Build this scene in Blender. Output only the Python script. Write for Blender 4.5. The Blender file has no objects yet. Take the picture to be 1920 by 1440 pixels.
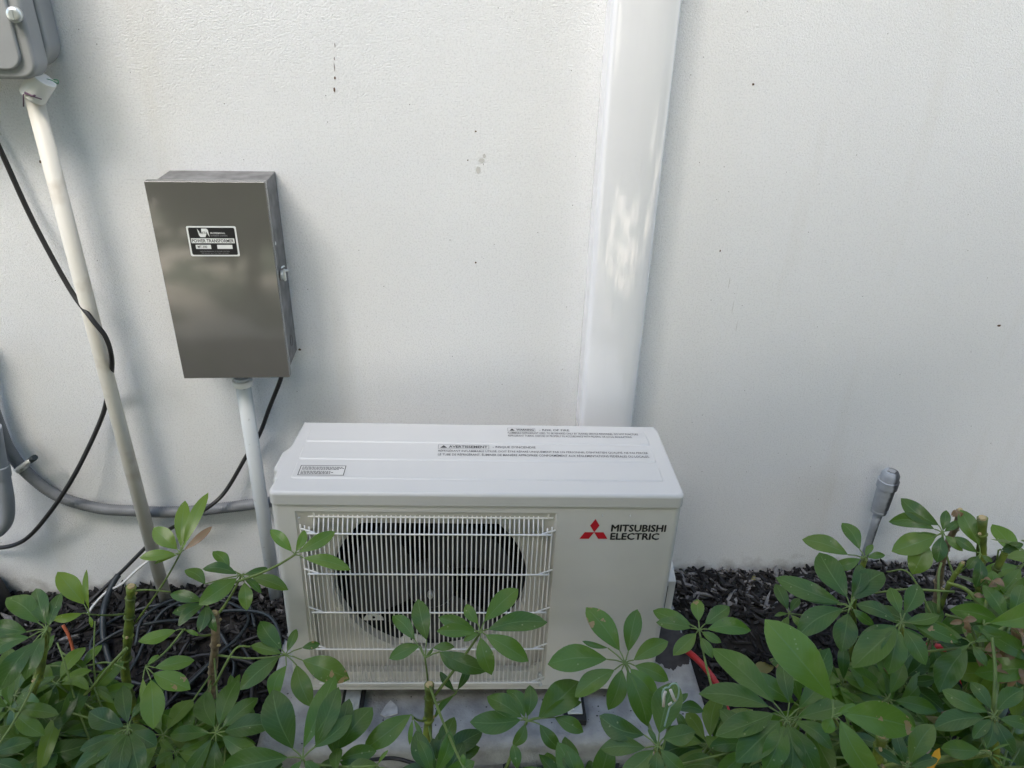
import bpy, math, random
from math import sin, cos, pi, radians as RAD
from mathutils import Vector, Matrix
S = bpy.context.scene
COL = S.collection
rnd = random.Random(11)

# ------------------------------------------------------------------ camera
CAM = Vector((-0.0405, -1.5705, 1.4723)); PITCH, YAW, ROLL, FPX = .4940, .0834, .0282, 1414.7
fw = Vector((sin(YAW)*cos(PITCH), cos(YAW)*cos(PITCH), -sin(PITCH)))
r0 = Vector((cos(YAW), -sin(YAW), 0)); u0 = r0.cross(fw)
rt = cos(ROLL)*r0 + sin(ROLL)*u0; up = -sin(ROLL)*r0 + cos(ROLL)*u0
cd = bpy.data.cameras.new('camera'); cam = bpy.data.objects.new('camera', cd); COL.objects.link(cam)
M = Matrix((rt, up, -fw)).transposed().to_4x4(); M.translation = CAM
cam.matrix_world = M
cd.sensor_width = 36; cd.lens = 36*FPX/1920; cd.clip_start = .02; cd.clip_end = 2000
S.camera = cam

# ------------------------------------------------------------------ light
SUN_EL, SUN_AZ = 44, 201            # azimuth clockwise from +Y
W = bpy.data.worlds.new('World'); S.world = W; W.use_nodes = True
nt = W.node_tree; bg = nt.nodes['Background']
sky = nt.nodes.new('ShaderNodeTexSky'); sky.sky_type = 'NISHITA'; sky.sun_disc = False
sky.sun_elevation = RAD(SUN_EL); sky.sun_rotation = RAD(SUN_AZ); sky.air_density = 1.0; sky.dust_density = 1.0; sky.ozone_density = 4.0
nt.links.new(sky.outputs[0], bg.inputs[0]); bg.inputs[1].default_value = .15
sd = bpy.data.lights.new('sun', 'SUN'); sd.energy = 5.0; sd.angle = RAD(46); sd.color = (1, .92, .82)
sun = bpy.data.objects.new('sun', sd); COL.objects.link(sun)
tosun = Vector((sin(RAD(SUN_AZ))*cos(RAD(SUN_EL)), cos(RAD(SUN_AZ))*cos(RAD(SUN_EL)), sin(RAD(SUN_EL))))
sun.rotation_euler = tosun.to_track_quat('Z', 'Y').to_euler(); sun.location = tosun*6
S.view_settings.view_transform = 'Standard'; S.view_settings.look = 'None'; S.view_settings.gamma = 1
S.view_settings.exposure = 1.56
S.cycles.use_denoising = True; S.cycles.denoising_prefilter = 'NONE'; S.cycles.use_adaptive_sampling = False

# ------------------------------------------------------------------ pixel helpers (photo 1920x1440)
def ray(x, y): return fw*FPX + rt*(x-960) + up*(720-y)
def atY(x, y, Y): d = ray(x, y); return CAM + d*((Y-CAM.y)/d.y)
def atZ(x, y, Z): d = ray(x, y); return CAM + d*((Z-CAM.z)/d.z)
def atD(x, y, D): return CAM + ray(x, y)*(D/FPX)

# ------------------------------------------------------------------ mesh builder
class MB:
    def __init__(s): s.v=[]; s.f=[]; s.m=[]; s.sm=[]; s.uv=[]; s.at=[]
    def vert(s, p, uv=(0,0), a=(0,0,0)): s.v.append(tuple(p)); s.uv.append(uv); s.at.append(a); return len(s.v)-1
    def face(s, idx, m=0, sm=False): s.f.append(tuple(idx)); s.m.append(m); s.sm.append(sm)
    def quad(s, a, b, c, d, m=0, sm=False): s.face([s.vert(p) for p in (a,b,c,d)], m, sm)
    def box(s, a, b, m=0):
        x0,y0,z0=a; x1,y1,z1=b
        i=[s.vert(p) for p in ((x0,y0,z0),(x1,y0,z0),(x1,y1,z0),(x0,y1,z0),(x0,y0,z1),(x1,y0,z1),(x1,y1,z1),(x0,y1,z1))]
        for q in ((0,3,2,1),(4,5,6,7),(0,1,5,4),(1,2,6,5),(2,3,7,6),(3,0,4,7)): s.face([i[k] for k in q], m)
    def prism(s, pts, ax, h0, h1, m=0, sm=False):
        # pts 2D polygon, extruded along axis ax ('x','y','z') from h0 to h1
        def P(p,h): return (h,p[0],p[1]) if ax=='x' else (p[0],h,p[1]) if ax=='y' else (p[0],p[1],h)
        n=len(pts); a=[s.vert(P(p,h0)) for p in pts]; b=[s.vert(P(p,h1)) for p in pts]
        s.face(a[::-1],m); s.face(b,m)
        for k in range(n): s.face((a[k],a[(k+1)%n],b[(k+1)%n],b[k]),m,sm)
    def tube(s, pts, rad, seg=10, m=0, cap=True, a=(0,0,0)):
        pts=[Vector(p) for p in pts]; n=len(pts); rings=[]; prev=None
        for k,p in enumerate(pts):
            t=(pts[min(k+1,n-1)]-pts[max(k-1,0)])
            t=t.normalized() if t.length>1e-9 else Vector((0,0,1))
            if prev is None:
                ref=Vector((0,0,1)) if abs(t.z)<.9 else Vector((1,0,0)); nx=t.cross(ref).normalized()
            else: nx=(prev-t*prev.dot(t)).normalized()
            prev=nx; ny=t.cross(nx); R=rad[k] if hasattr(rad,'__len__') else rad
            rings.append([s.vert(p+nx*(R*cos(2*pi*j/seg))+ny*(R*sin(2*pi*j/seg)),(k/max(n-1,1),j/seg),a) for j in range(seg)])
        for k in range(n-1):
            for j in range(seg): s.face((rings[k][j],rings[k][(j+1)%seg],rings[k+1][(j+1)%seg],rings[k+1][j]),m,True)
        if cap: s.face(rings[0][::-1],m); s.face(rings[-1],m)
    def disc(s, c, r, ax, seg=24, m=0):
        c=Vector(c); q=Vector(ax).to_track_quat('Z','Y')
        s.face([s.vert(c+q@Vector((r*cos(2*pi*k/seg),r*sin(2*pi*k/seg),0))) for k in range(seg)],m)
    def build(s, name, mats, parent=None, bevel=0, seg=2, attrs=False, autosm=False):
        me=bpy.data.meshes.new(name); me.from_pydata(s.v,[],s.f)
        for mm in (mats if isinstance(mats,(list,tuple)) else [mats]): me.materials.append(mm)
        me.polygons.foreach_set('material_index',s.m); me.polygons.foreach_set('use_smooth',s.sm)
        if attrs:
            ul=me.uv_layers.new(name='UVMap'); flat=[]
            for l in me.loops: flat.extend(s.uv[l.vertex_index])
            ul.data.foreach_set('uv',flat)
            ca=me.attributes.new('leaf','FLOAT_VECTOR','POINT'); ca.data.foreach_set('vector',[c for a in s.at for c in a])
        me.validate(); me.update()
        o=bpy.data.objects.new(name,me); COL.objects.link(o)
        if parent: o.parent=parent
        if bevel:
            b=o.modifiers.new('bevel','BEVEL'); b.width=bevel; b.segments=seg; b.limit_method='ANGLE'; b.angle_limit=RAD(40); b.harden_normals=False
            for p in me.polygons: p.use_smooth=True
            w=o.modifiers.new('wn','WEIGHTED_NORMAL'); w.keep_sharp=False
        return o
def tag(o, label=None, cat=None, group=None, kind=None):
    if label: o['label']=label
    if cat: o['category']=cat
    if group: o['group']=group
    if kind: o['kind']=kind
    return o
def thing(name, label, cat, loc=(0,0,0), group=None):
    o=bpy.data.objects.new(name,None); COL.objects.link(o); o.location=loc; o.empty_display_size=.05
    bpy.context.view_layer.update()
    return tag(o,label,cat,group)
def curve(pts, n=8):
    # Catmull-Rom through points
    P=[Vector(p) for p in pts]; P=[P[0]*2-P[1]]+P+[P[-1]*2-P[-2]]; out=[]
    for k in range(1,len(P)-2):
        a,b,c,d=P[k-1:k+3]
        for j in range(n):
            t=j/n; out.append(.5*((2*b)+(c-a)*t+(2*a-5*b+4*c-d)*t*t+(3*b-a-3*c+d)*t**3))
    out.append(P[-2]); return out
def rrect(x0,y0,x1,y1,r,n=6):
    o=[]
    for cx,cy,a in ((x1-r,y0+r,-90),(x1-r,y1-r,0),(x0+r,y1-r,90),(x0+r,y0+r,180)):
        for k in range(n+1): t=RAD(a+90*k/n); o.append((cx+r*cos(t),cy+r*sin(t)))
    return o
_tc={}
def text2d(body, bold=0):
    key=(body,bold)
    if key in _tc: return _tc[key]
    cu=bpy.data.curves.new('t','FONT'); cu.body=body; cu.size=1; cu.offset=bold; cu.resolution_u=2
    ob=bpy.data.objects.new('t',cu); COL.objects.link(ob)
    dg=bpy.context.evaluated_depsgraph_get(); dg.update()
    me=bpy.data.meshes.new_from_object(ob.evaluated_get(dg))
    V=[(v.co.x,v.co.y) for v in me.vertices]; F=[tuple(p.vertices) for p in me.polygons]
    bpy.data.objects.remove(ob); bpy.data.curves.remove(cu); bpy.data.meshes.remove(me)
    _tc[key]=(V,F); return V,F
def text(mb, body, x0, z0, x1, z1, to3, bold=0, m=0):
    V,F=text2d(body,bold)
    a=min(v[0] for v in V); b=max(v[0] for v in V); c=min(v[1] for v in V); d=max(v[1] for v in V)
    i=[mb.vert(to3(x0+(v[0]-a)/(b-a)*(x1-x0), z0+(v[1]-c)/(d-c)*(z1-z0))) for v in V]
    for f in F: mb.face([i[k] for k in f],m)

# ------------------------------------------------------------------ materials
def mat(name, col, rough=.5, metal=0, spec=.5, noise=0, nscale=30, bump=0, bscale=200, coat=0, col2=None, lo=.35, hi=.65):
    m=bpy.data.materials.new(name); m.use_nodes=True; t=m.node_tree; b=t.nodes['Principled BSDF']
    b.inputs['Base Color'].default_value=(*col,1); b.inputs['Roughness'].default_value=rough; b.inputs['Metallic'].default_value=metal
    b.inputs['Specular IOR Level'].default_value=spec; b.inputs['Coat Weight'].default_value=coat
    tc=t.nodes.new('ShaderNodeTexCoord')
    if noise or col2:
        nz=t.nodes.new('ShaderNodeTexNoise'); nz.inputs['Scale'].default_value=nscale; nz.inputs['Detail'].default_value=6
        rp=t.nodes.new('ShaderNodeValToRGB'); t.links.new(tc.outputs['Object'],nz.inputs['Vector']); t.links.new(nz.outputs[0],rp.inputs[0])
        rp.color_ramp.elements[0].position=lo; rp.color_ramp.elements[1].position=hi
        c2=col2 if col2 else tuple(c*(1-noise) for c in col)
        rp.color_ramp.elements[0].color=(*c2,1); rp.color_ramp.elements[1].color=(*col,1)
        t.links.new(rp.outputs[0],b.inputs['Base Color'])
    if bump:
        n2=t.nodes.new('ShaderNodeTexNoise'); n2.inputs['Scale'].default_value=bscale; n2.inputs['Detail'].default_value=3
        bp=t.nodes.new('ShaderNodeBump'); bp.inputs['Distance'].default_value=.002; bp.inputs['Strength'].default_value=bump
        t.links.new(tc.outputs['Object'],n2.inputs['Vector']); t.links.new(n2.outputs[0],bp.inputs['Height']); t.links.new(bp.outputs[0],b.inputs['Normal'])
    return m
def stucco():
    m=bpy.data.materials.new('stucco'); m.use_nodes=True; t=m.node_tree; N=t.nodes.new; L=t.links.new; b=t.nodes['Principled BSDF']
    b.inputs['Roughness'].default_value=.75; b.inputs['Specular IOR Level'].default_value=.25
    tc=N('ShaderNodeTexCoord')
    a=N('ShaderNodeTexNoise'); a.inputs['Scale'].default_value=2.2; a.inputs['Detail'].default_value=5; L(tc.outputs['Object'],a.inputs[0])
    r=N('ShaderNodeValToRGB'); r.color_ramp.elements[0].position=.3; r.color_ramp.elements[1].position=.72
    r.color_ramp.elements[0].color=(.845,.85,.855,1); r.color_ramp.elements[1].color=(.88,.885,.892,1); L(a.outputs[0],r.inputs[0])
    ga=N('ShaderNodeTexNoise'); ga.inputs['Scale'].default_value=260; ga.inputs['Detail'].default_value=6; ga.inputs['Roughness'].default_value=.68; L(tc.outputs['Object'],ga.inputs[0])
    gr=N('ShaderNodeMapRange'); gr.inputs[1].default_value=.30; gr.inputs[2].default_value=.5; gr.inputs[3].default_value=.82; gr.inputs[4].default_value=1.0; L(ga.outputs[0],gr.inputs[0])
    gm=N('ShaderNodeVectorMath'); gm.operation='SCALE'; L(r.outputs[0],gm.inputs[0]); L(gr.outputs[0],gm.inputs[3])
    # tiny dirt specks
    v=N('ShaderNodeTexVoronoi'); v.inputs['Scale'].default_value=42; L(tc.outputs['Object'],v.inputs[0])
    sp=N('ShaderNodeMath'); sp.operation='LESS_THAN'; sp.inputs[1].default_value=.044; L(v.outputs['Distance'],sp.inputs[0])
    sep=N('ShaderNodeSeparateColor'); L(v.outputs['Color'],sep.inputs[0])
    g=N('ShaderNodeMath'); g.operation='GREATER_THAN'; g.inputs[1].default_value=.70; L(sep.outputs[0],g.inputs[0])
    mu=N('ShaderNodeMath'); mu.operation='MULTIPLY'; L(sp.outputs[0],mu.inputs[0]); L(g.outputs[0],mu.inputs[1])
    mu2=N('ShaderNodeMath'); mu2.operation='MULTIPLY'; mu2.inputs[1].default_value=.75; L(mu.outputs[0],mu2.inputs[0])
    mx=N('ShaderNodeMix'); mx.data_type='RGBA'; L(mu2.outputs[0],mx.inputs[0]); L(gm.outputs[0],mx.inputs[6]); mx.inputs[7].default_value=(.12,.10,.08,1)
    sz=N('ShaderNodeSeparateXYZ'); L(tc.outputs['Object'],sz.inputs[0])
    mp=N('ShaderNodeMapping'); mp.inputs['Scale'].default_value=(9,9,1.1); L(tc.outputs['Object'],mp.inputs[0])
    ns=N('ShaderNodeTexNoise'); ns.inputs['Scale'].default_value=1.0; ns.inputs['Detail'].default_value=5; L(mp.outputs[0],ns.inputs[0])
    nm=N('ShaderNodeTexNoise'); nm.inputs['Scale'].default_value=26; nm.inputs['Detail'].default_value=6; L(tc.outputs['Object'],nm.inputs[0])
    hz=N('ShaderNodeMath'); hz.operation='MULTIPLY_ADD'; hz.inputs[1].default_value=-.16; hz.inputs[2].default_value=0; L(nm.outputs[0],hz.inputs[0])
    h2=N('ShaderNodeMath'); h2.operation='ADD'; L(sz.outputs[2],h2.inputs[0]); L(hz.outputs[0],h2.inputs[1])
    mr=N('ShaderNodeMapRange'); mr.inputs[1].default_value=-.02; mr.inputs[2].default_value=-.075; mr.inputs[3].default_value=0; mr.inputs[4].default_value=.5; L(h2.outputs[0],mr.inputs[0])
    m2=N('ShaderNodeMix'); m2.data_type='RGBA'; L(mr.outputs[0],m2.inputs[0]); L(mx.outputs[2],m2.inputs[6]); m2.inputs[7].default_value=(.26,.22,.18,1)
    sr=N('ShaderNodeMapRange'); sr.inputs[1].default_value=.60; sr.inputs[2].default_value=.80; sr.inputs[3].default_value=0; sr.inputs[4].default_value=.22; L(ns.outputs[0],sr.inputs[0])
    m3=N('ShaderNodeMix'); m3.data_type='RGBA'; L(sr.outputs[0],m3.inputs[0]); L(m2.outputs[2],m3.inputs[6]); m3.inputs[7].default_value=(.62,.57,.47,1)
    L(m3.outputs[2],b.inputs['Base Color'])
    n1=N('ShaderNodeTexNoise'); n1.inputs['Scale'].default_value=310; n1.inputs['Detail'].default_value=6; n1.inputs['Roughness'].default_value=.68; L(tc.outputs['Object'],n1.inputs[0])
    n2=N('ShaderNodeTexNoise'); n2.inputs['Scale'].default_value=22; n2.inputs['Detail'].default_value=2; L(tc.outputs['Object'],n2.inputs[0])
    ad=N('ShaderNodeMath'); ad.operation='MULTIPLY_ADD'; ad.inputs[1].default_value=.15; L(n2.outputs[0],ad.inputs[0]); L(n1.outputs[0],ad.inputs[2])
    bp=N('ShaderNodeBump'); bp.inputs['Distance'].default_value=.0042; bp.inputs['Strength'].default_value=.95; L(ad.outputs[0],bp.inputs['Height']); L(bp.outputs[0],b.inputs['Normal'])
    return m
def leafmat():
    # attribute 'leaf' = (tint 0..1, age 0 mature / 1 young / 2 dead, damage 0..1); UV u along, v across
    m=bpy.data.materials.new('leaf'); m.use_nodes=True; t=m.node_tree; N=t.nodes.new; L=t.links.new; b=t.nodes['Principled BSDF']; out=t.nodes['Material Output']
    at=N('ShaderNodeAttribute'); at.attribute_name='leaf'; sx=N('ShaderNodeSeparateXYZ'); L(at.outputs['Vector'],sx.inputs[0])
    uv=N('ShaderNodeUVMap'); uv.uv_map='UVMap'; su=N('ShaderNodeSeparateXYZ'); L(uv.outputs[0],su.inputs[0])
    tc=N('ShaderNodeTexCoord')
    def math(op,a,bv=None,c=None,clamp=False):
        n=N('ShaderNodeMath'); n.operation=op; n.use_clamp=clamp
        for k,q in enumerate((a,bv,c)):
            if q is None: continue
            if isinstance(q,(int,float)): n.inputs[k].default_value=q
            else: L(q,n.inputs[k])
        return n.outputs[0]
    def mix(f,a,c):
        n=N('ShaderNodeMix'); n.data_type='RGBA'
        if isinstance(f,(int,float)): n.inputs[0].default_value=f
        else: L(f,n.inputs[0])
        for k,q in ((6,a),(7,c)):
            if isinstance(q,tuple): n.inputs[k].default_value=(*q,1)
            else: L(q,n.inputs[k])
        return n.outputs[2]
    nz=N('ShaderNodeTexNoise'); nz.inputs['Scale'].default_value=18; nz.inputs['Detail'].default_value=4; L(tc.outputs['Object'],nz.inputs[0])
    f=math('ADD',sx.outputs[0],math('MULTIPLY_ADD',nz.outputs[0],.5,-.25),clamp=True)
    base=mix(f,(.033,.084,.014),(.098,.205,.026))
    base=mix(math('MULTIPLY',sx.outputs[1],1,clamp=True),base,(.165,.250,.035))
    dead=math('SUBTRACT',sx.outputs[1],1,clamp=True)
    base=mix(dead,base,(.26,.17,.10))
    # midrib, lateral veins
    dv=math('ABSOLUTE',math('SUBTRACT',su.outputs[1],.5))
    rib=math('SUBTRACT',1,math('MULTIPLY',dv,28),clamp=True)
    lat=math('SINE',math('MULTIPLY',math('SUBTRACT',su.outputs[0],math('MULTIPLY',dv,.55)),62))
    lat=math('MULTIPLY',math('POWER',math('MULTIPLY_ADD',lat,.5,.5),8),.10)
    base=mix(math('MAXIMUM',math('MULTIPLY',rib,.55),lat),base,(.16,.26,.085))
    # pale margin
    edge=math('MULTIPLY',math('GREATER_THAN',dv,.488),.28); base=mix(edge,base,(.24,.30,.14))
    # small pale specks
    vo=N('ShaderNodeTexVoronoi'); vo.inputs['Scale'].default_value=95; L(tc.outputs['Object'],vo.inputs[0])
    sc=N('ShaderNodeSeparateColor'); L(vo.outputs['Color'],sc.inputs[0])
    spk=math('MULTIPLY',math('LESS_THAN',vo.outputs['Distance'],.14),math('GREATER_THAN',sc.outputs[0],.90))
    base=mix(math('MULTIPLY',spk,.5),base,(.30,.36,.16))
    # browned, torn patches
    n3=N('ShaderNodeTexNoise'); n3.inputs['Scale'].default_value=70; n3.inputs['Detail'].default_value=3; L(tc.outputs['Object'],n3.inputs[0])
    dm=math('MULTIPLY',sx.outputs[2],math('GREATER_THAN',math('ADD',n3.outputs[0],math('MULTIPLY',su.outputs[0],.22)),.76))
    base=mix(dm,base,(.30,.22,.10))
    geo=N('ShaderNodeNewGeometry'); base=mix(math('MULTIPLY',geo.outputs['Backfacing'],.45),base,(.14,.21,.085))
    L(base,b.inputs['Base Color']); b.inputs['Roughness'].default_value=.29; b.inputs['Specular IOR Level'].default_value=.36
    bp=N('ShaderNodeBump'); bp.inputs['Strength'].default_value=.35; bp.inputs['Distance'].default_value=.0012
    L(math('SUBTRACT',nz.outputs[0],math('ADD',math('MULTIPLY',rib,.35),math('MULTIPLY',lat,.9))),bp.inputs['Height']); L(bp.outputs[0],b.inputs['Normal'])
    tr=N('ShaderNodeBsdfTranslucent'); hs=N('ShaderNodeHueSaturation'); hs.inputs['Value'].default_value=1.6; hs.inputs['Saturation'].default_value=1.15; L(base,hs.inputs['Color']); L(hs.outputs[0],tr.inputs[0])
    ms=N('ShaderNodeMixShader'); ms.inputs[0].default_value=.28; L(b.outputs[0],ms.inputs[1]); L(tr.outputs[0],ms.inputs[2]); L(ms.outputs[0],out.inputs[0])
    return m
def duct_mat():
    m=mat('gloss_white_pvc',(.80,.80,.815),.07,coat=1,noise=.015,nscale=10); t=m.node_tree; N=t.nodes.new; L=t.links.new; b=t.nodes['Principled BSDF']
    tc=N('ShaderNodeTexCoord'); mp=N('ShaderNodeMapping'); mp.inputs['Scale'].default_value=(130,40,1.6); L(tc.outputs['Object'],mp.inputs[0])
    nz=N('ShaderNodeTexNoise'); nz.inputs['Scale'].default_value=1; nz.inputs['Detail'].default_value=3; L(mp.outputs[0],nz.inputs[0])
    bp=N('ShaderNodeBump'); bp.inputs['Distance'].default_value=.0012; bp.inputs['Strength'].default_value=.3; L(nz.outputs[0],bp.inputs['Height']); L(bp.outputs[0],b.inputs['Normal']); L(bp.outputs[0],b.inputs['Coat Normal']); b.inputs['Coat IOR'].default_value=1.55; b.inputs['Coat Roughness'].default_value=.03
    return m
MT=dict(
 stucco=stucco(), leaf=leafmat(),
 soil=mat('soil',(.022,.018,.016),.95,noise=.5,nscale=60,bump=1,bscale=120),
 lawn=mat('lawn_sun_patches',(.74,.66,.54),.9,col2=(.05,.085,.03),nscale=2.6,lo=.46,hi=.54,bump=1,bscale=80),  # pale patches paint sun dapple into the lawn for the gloss to reflect
 chipA=mat('chip_dark',(.013,.012,.012),.8,noise=.5,nscale=80), chipB=mat('chip_mid',(.042,.038,.036),.8,noise=.4,nscale=80), chipC=mat('chip_grey',(.24,.23,.225),.8,noise=.5,nscale=90),
 concrete=mat('concrete',(.42,.412,.395),.85,col2=(.27,.265,.255),nscale=22,bump=.9,bscale=190),
 stain=mat('damp_stain',(.05,.045,.045),.6,noise=.4,nscale=60),
 flake=mat('concrete_flake',(.62,.61,.59),.9,noise=.3,nscale=60),
 cabinet=mat('cabinet_paint',(.65,.635,.60),.38,noise=.07,nscale=6,bump=.03,bscale=700), lid=mat('lid_paint',(.575,.565,.54),.36,noise=.02,nscale=6,bump=.03,bscale=700),
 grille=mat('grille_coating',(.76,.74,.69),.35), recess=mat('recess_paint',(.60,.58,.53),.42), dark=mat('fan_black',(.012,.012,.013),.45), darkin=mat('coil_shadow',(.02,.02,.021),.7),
 fan=mat('fan_plastic',(.045,.045,.047),.36), zinc=mat('zinc_steel',(.74,.76,.74),.3,metal=.55,noise=.2,nscale=50), rubber=mat('rubber',(.015,.015,.015),.7),
 ink=mat('print_black',(.02,.02,.022),.5), red=mat('emblem_red',(.52,.012,.025),.35), white=mat('sticker_white',(.78,.79,.78),.4), grey_ink=mat('print_grey',(.33,.33,.34),.5), logo_ink=mat('print_ink',(.012,.012,.014),.4),
 steel_paint=mat('grey_enamel',(.125,.119,.108),.20,noise=.06,nscale=9,coat=.5), steel_dirty=mat('grey_enamel_dusty',(.21,.205,.20),.6,col2=(.10,.098,.095),nscale=38,lo=.3,hi=.7),
 plastic_grey=mat('weathered_grey_plastic',(.33,.335,.335),.55,noise=.12,nscale=12,bump=.08,bscale=500),
 pvc_old=mat('aged_white_pvc',(.66,.63,.56),.5,col2=(.50,.45,.37),nscale=16,lo=.25,hi=.46), pvc=mat('light_grey_pvc',(.56,.585,.59),.45,col2=(.33,.34,.34),nscale=70,lo=.24,hi=.36),
 pvc_white=mat('white_pvc',(.74,.73,.69),.4), cable=mat('black_cable',(.014,.013,.014),.5), cable_white=mat('white_cable',(.62,.62,.60),.5), cable_blue=mat('dark_cable',(.018,.025,.028),.45),
 flex=mat('grey_flex',(.20,.21,.225),.42,noise=.2,nscale=20), pvc_grey=mat('grey_pvc',(.30,.32,.345),.45,noise=.15,nscale=15),
 duct=duct_mat(), glint=mat('bright_white_plastic',(.88,.88,.88),.1),
 hose=mat('red_rubber',(.42,.022,.024),.4,noise=.2,nscale=30), orange=mat('orange_line',(.40,.10,.04),.6), brass=mat('brass',(.62,.42,.16),.3,metal=1),
 stemgreen=mat('green_stem',(.19,.25,.035),.5,col2=(.075,.105,.025),nscale=40,bump=.3,bscale=120), stembrown=mat('woody_stem',(.30,.23,.135),.8,col2=(.14,.10,.06),nscale=55,bump=.8,bscale=120), petiole=mat('petiole',(.15,.22,.05),.5,noise=.3,nscale=30), cut=mat('cut_stem',(.52,.40,.20),.7,noise=.3,nscale=90),
 purple=mat('purple_primer',(.10,.05,.09),.5), greenw=mat('green_wire',(.02,.12,.06),.4), blackpl=mat('black_plastic',(.012,.012,.013),.6,noise=.3,nscale=14),
 rust=mat('rust_mark',(.10,.055,.03),.8), scuff=mat('grey_scuff',(.54,.53,.51),.8), scar=mat('leaf_scar',(.62,.55,.45),.7), miner=mat('leaf_trail',(.28,.38,.30),.6), yellow=mat('yellow_leaf',(.75,.38,.015),.5),
)

MT['steel_paint'].node_tree.nodes['Principled BSDF'].inputs['Coat IOR'].default_value=2.2
MT['steel_paint'].node_tree.nodes['Principled BSDF'].inputs['Coat Roughness'].default_value=.07
# sprinkler: blotched grey/black on one side
def sprinkler_mat():
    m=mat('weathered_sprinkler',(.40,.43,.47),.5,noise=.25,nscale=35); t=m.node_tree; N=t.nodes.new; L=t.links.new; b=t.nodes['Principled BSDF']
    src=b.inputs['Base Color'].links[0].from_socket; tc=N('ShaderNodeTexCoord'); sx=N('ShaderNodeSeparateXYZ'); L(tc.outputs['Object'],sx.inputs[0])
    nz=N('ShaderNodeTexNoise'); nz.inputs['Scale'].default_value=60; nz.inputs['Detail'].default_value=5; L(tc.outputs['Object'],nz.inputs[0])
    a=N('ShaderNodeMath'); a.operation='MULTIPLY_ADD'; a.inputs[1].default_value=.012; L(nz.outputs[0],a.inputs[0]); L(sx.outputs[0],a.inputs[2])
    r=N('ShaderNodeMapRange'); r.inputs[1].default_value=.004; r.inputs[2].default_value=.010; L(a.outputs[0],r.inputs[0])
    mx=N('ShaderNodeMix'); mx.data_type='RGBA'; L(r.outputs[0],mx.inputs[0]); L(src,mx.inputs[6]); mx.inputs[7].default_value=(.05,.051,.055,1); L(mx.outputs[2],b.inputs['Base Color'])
    return m
MT['sprink']=sprinkler_mat()

# ------------------------------------------------------------------ wall
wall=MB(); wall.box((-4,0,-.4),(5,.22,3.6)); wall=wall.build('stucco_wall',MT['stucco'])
tag(wall,'long white stucco house wall behind the outdoor unit and pipes','wall')
def blob(mb, c, w, h, n=9, y=-.0012, m=0):
    ph=rnd.random()*9
    mb.face([mb.vert((c.x+w*cos(2*pi*k/n)*(.6+.4*rnd.random()), y, c.z+h*sin(2*pi*k/n)*(.6+.4*rnd.random()))) for k in range(n)],m)
st=MB()
for x,y,w,h in ((628,84,.7,4),(627,110,.8,3),(627,125,.7,8),(628,146,1.9,3),(627,168,1.9,5),(1412,158,3,2.5),(892,246,2,2),(877,300,1.5,1.5),(1873,610,5,3),(892,492,2,2),(77,303,3.5,4),(562,655,3,3),(1350,470,1.5,3)):
    c=atY(x,y,0); k=1.72/FPX*.95; blob(st,c,w*k,h*k)
st.build('dirt_mark',MT['rust'],wall)
sc=MB()
for x,y,w,h in ((903,300,7,5),(897,318,5,7),(908,292,3,4),(1367,530,.6,16),(1374,575,.5,18),(1381,612,.5,14)):
    c=atY(x,y,0); k=1.72/FPX; blob(sc,c,w*k,h*k,y=-.0009)
sc.build('scuff_mark',MT['scuff'],wall)

# ------------------------------------------------------------------ ground
def gz(x,y):
    z=.012 + .012*sin(5.1*x+1.3)*sin(7.3*y)+.008*sin(13*x)*cos(11*y+.5)
    t=min(max((-y-.10)/.30,0),1); z-=.075*t*t*(3-2*t)
    t=min(max((x-.7)/.6,0),1); z+=.012*t
    return z
g=MB(); NX,NY=90,56; X0,X1,Y0,Y1=-3,3.6,-2.0,.02
gi=[[g.vert((X0+(X1-X0)*i/NX,Y0+(Y1-Y0)*j/NY,gz(X0+(X1-X0)*i/NX,Y0+(Y1-Y0)*j/NY))) for j in range(NY+1)] for i in range(NX+1)]
for i in range(NX):
    for j in range(NY): g.face((gi[i][j],gi[i+1][j],gi[i+1][j+1],gi[i][j+1]),0,True)
tag(g.build('ground',MT['soil']),kind='structure')
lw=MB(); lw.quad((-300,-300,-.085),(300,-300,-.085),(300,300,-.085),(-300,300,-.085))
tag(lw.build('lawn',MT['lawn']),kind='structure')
ch=MB()
def chip(x,y,zo,l,w,m):
    z=gz(x,y)+zo; a=rnd.random()*2*pi; t=rnd.gauss(0,.38); d=Vector((cos(a)*cos(t),sin(a)*cos(t),sin(t))); n=Vector((0,0,1)); s=d.cross(n).normalized(); s=(s+n*rnd.gauss(0,.35)).normalized()
    u=s.cross(d).normalized()*(.0016+.002*rnd.random()); c=Vector((x,y,z)); e=.3+.7*rnd.random()
    q_=rnd.random
    p=[c-d*l*(.6+.4*q_())-s*w*.5*q_(),c-d*l*.3*q_()-s*w*(.5+.5*q_()),c+d*l*(.5*q_()+.2)-s*w*(.4+.6*q_()),c+d*l*(.8+.3*q_())+s*w*.3*(q_()-.5),c+d*l*.4*q_()+s*w*(.3+.7*q_()),c-d*l*(.2+.5*q_())+s*w*(.3+.7*q_())]
    a_=[ch.vert(q+u) for q in p]; b_=[ch.vert(q-u) for q in p]
    ch.face(a_,m); ch.face(b_[::-1],m)
    for k in range(6): ch.face((a_[k],b_[k],b_[(k+1)%6],a_[(k+1)%6]),m)
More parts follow.
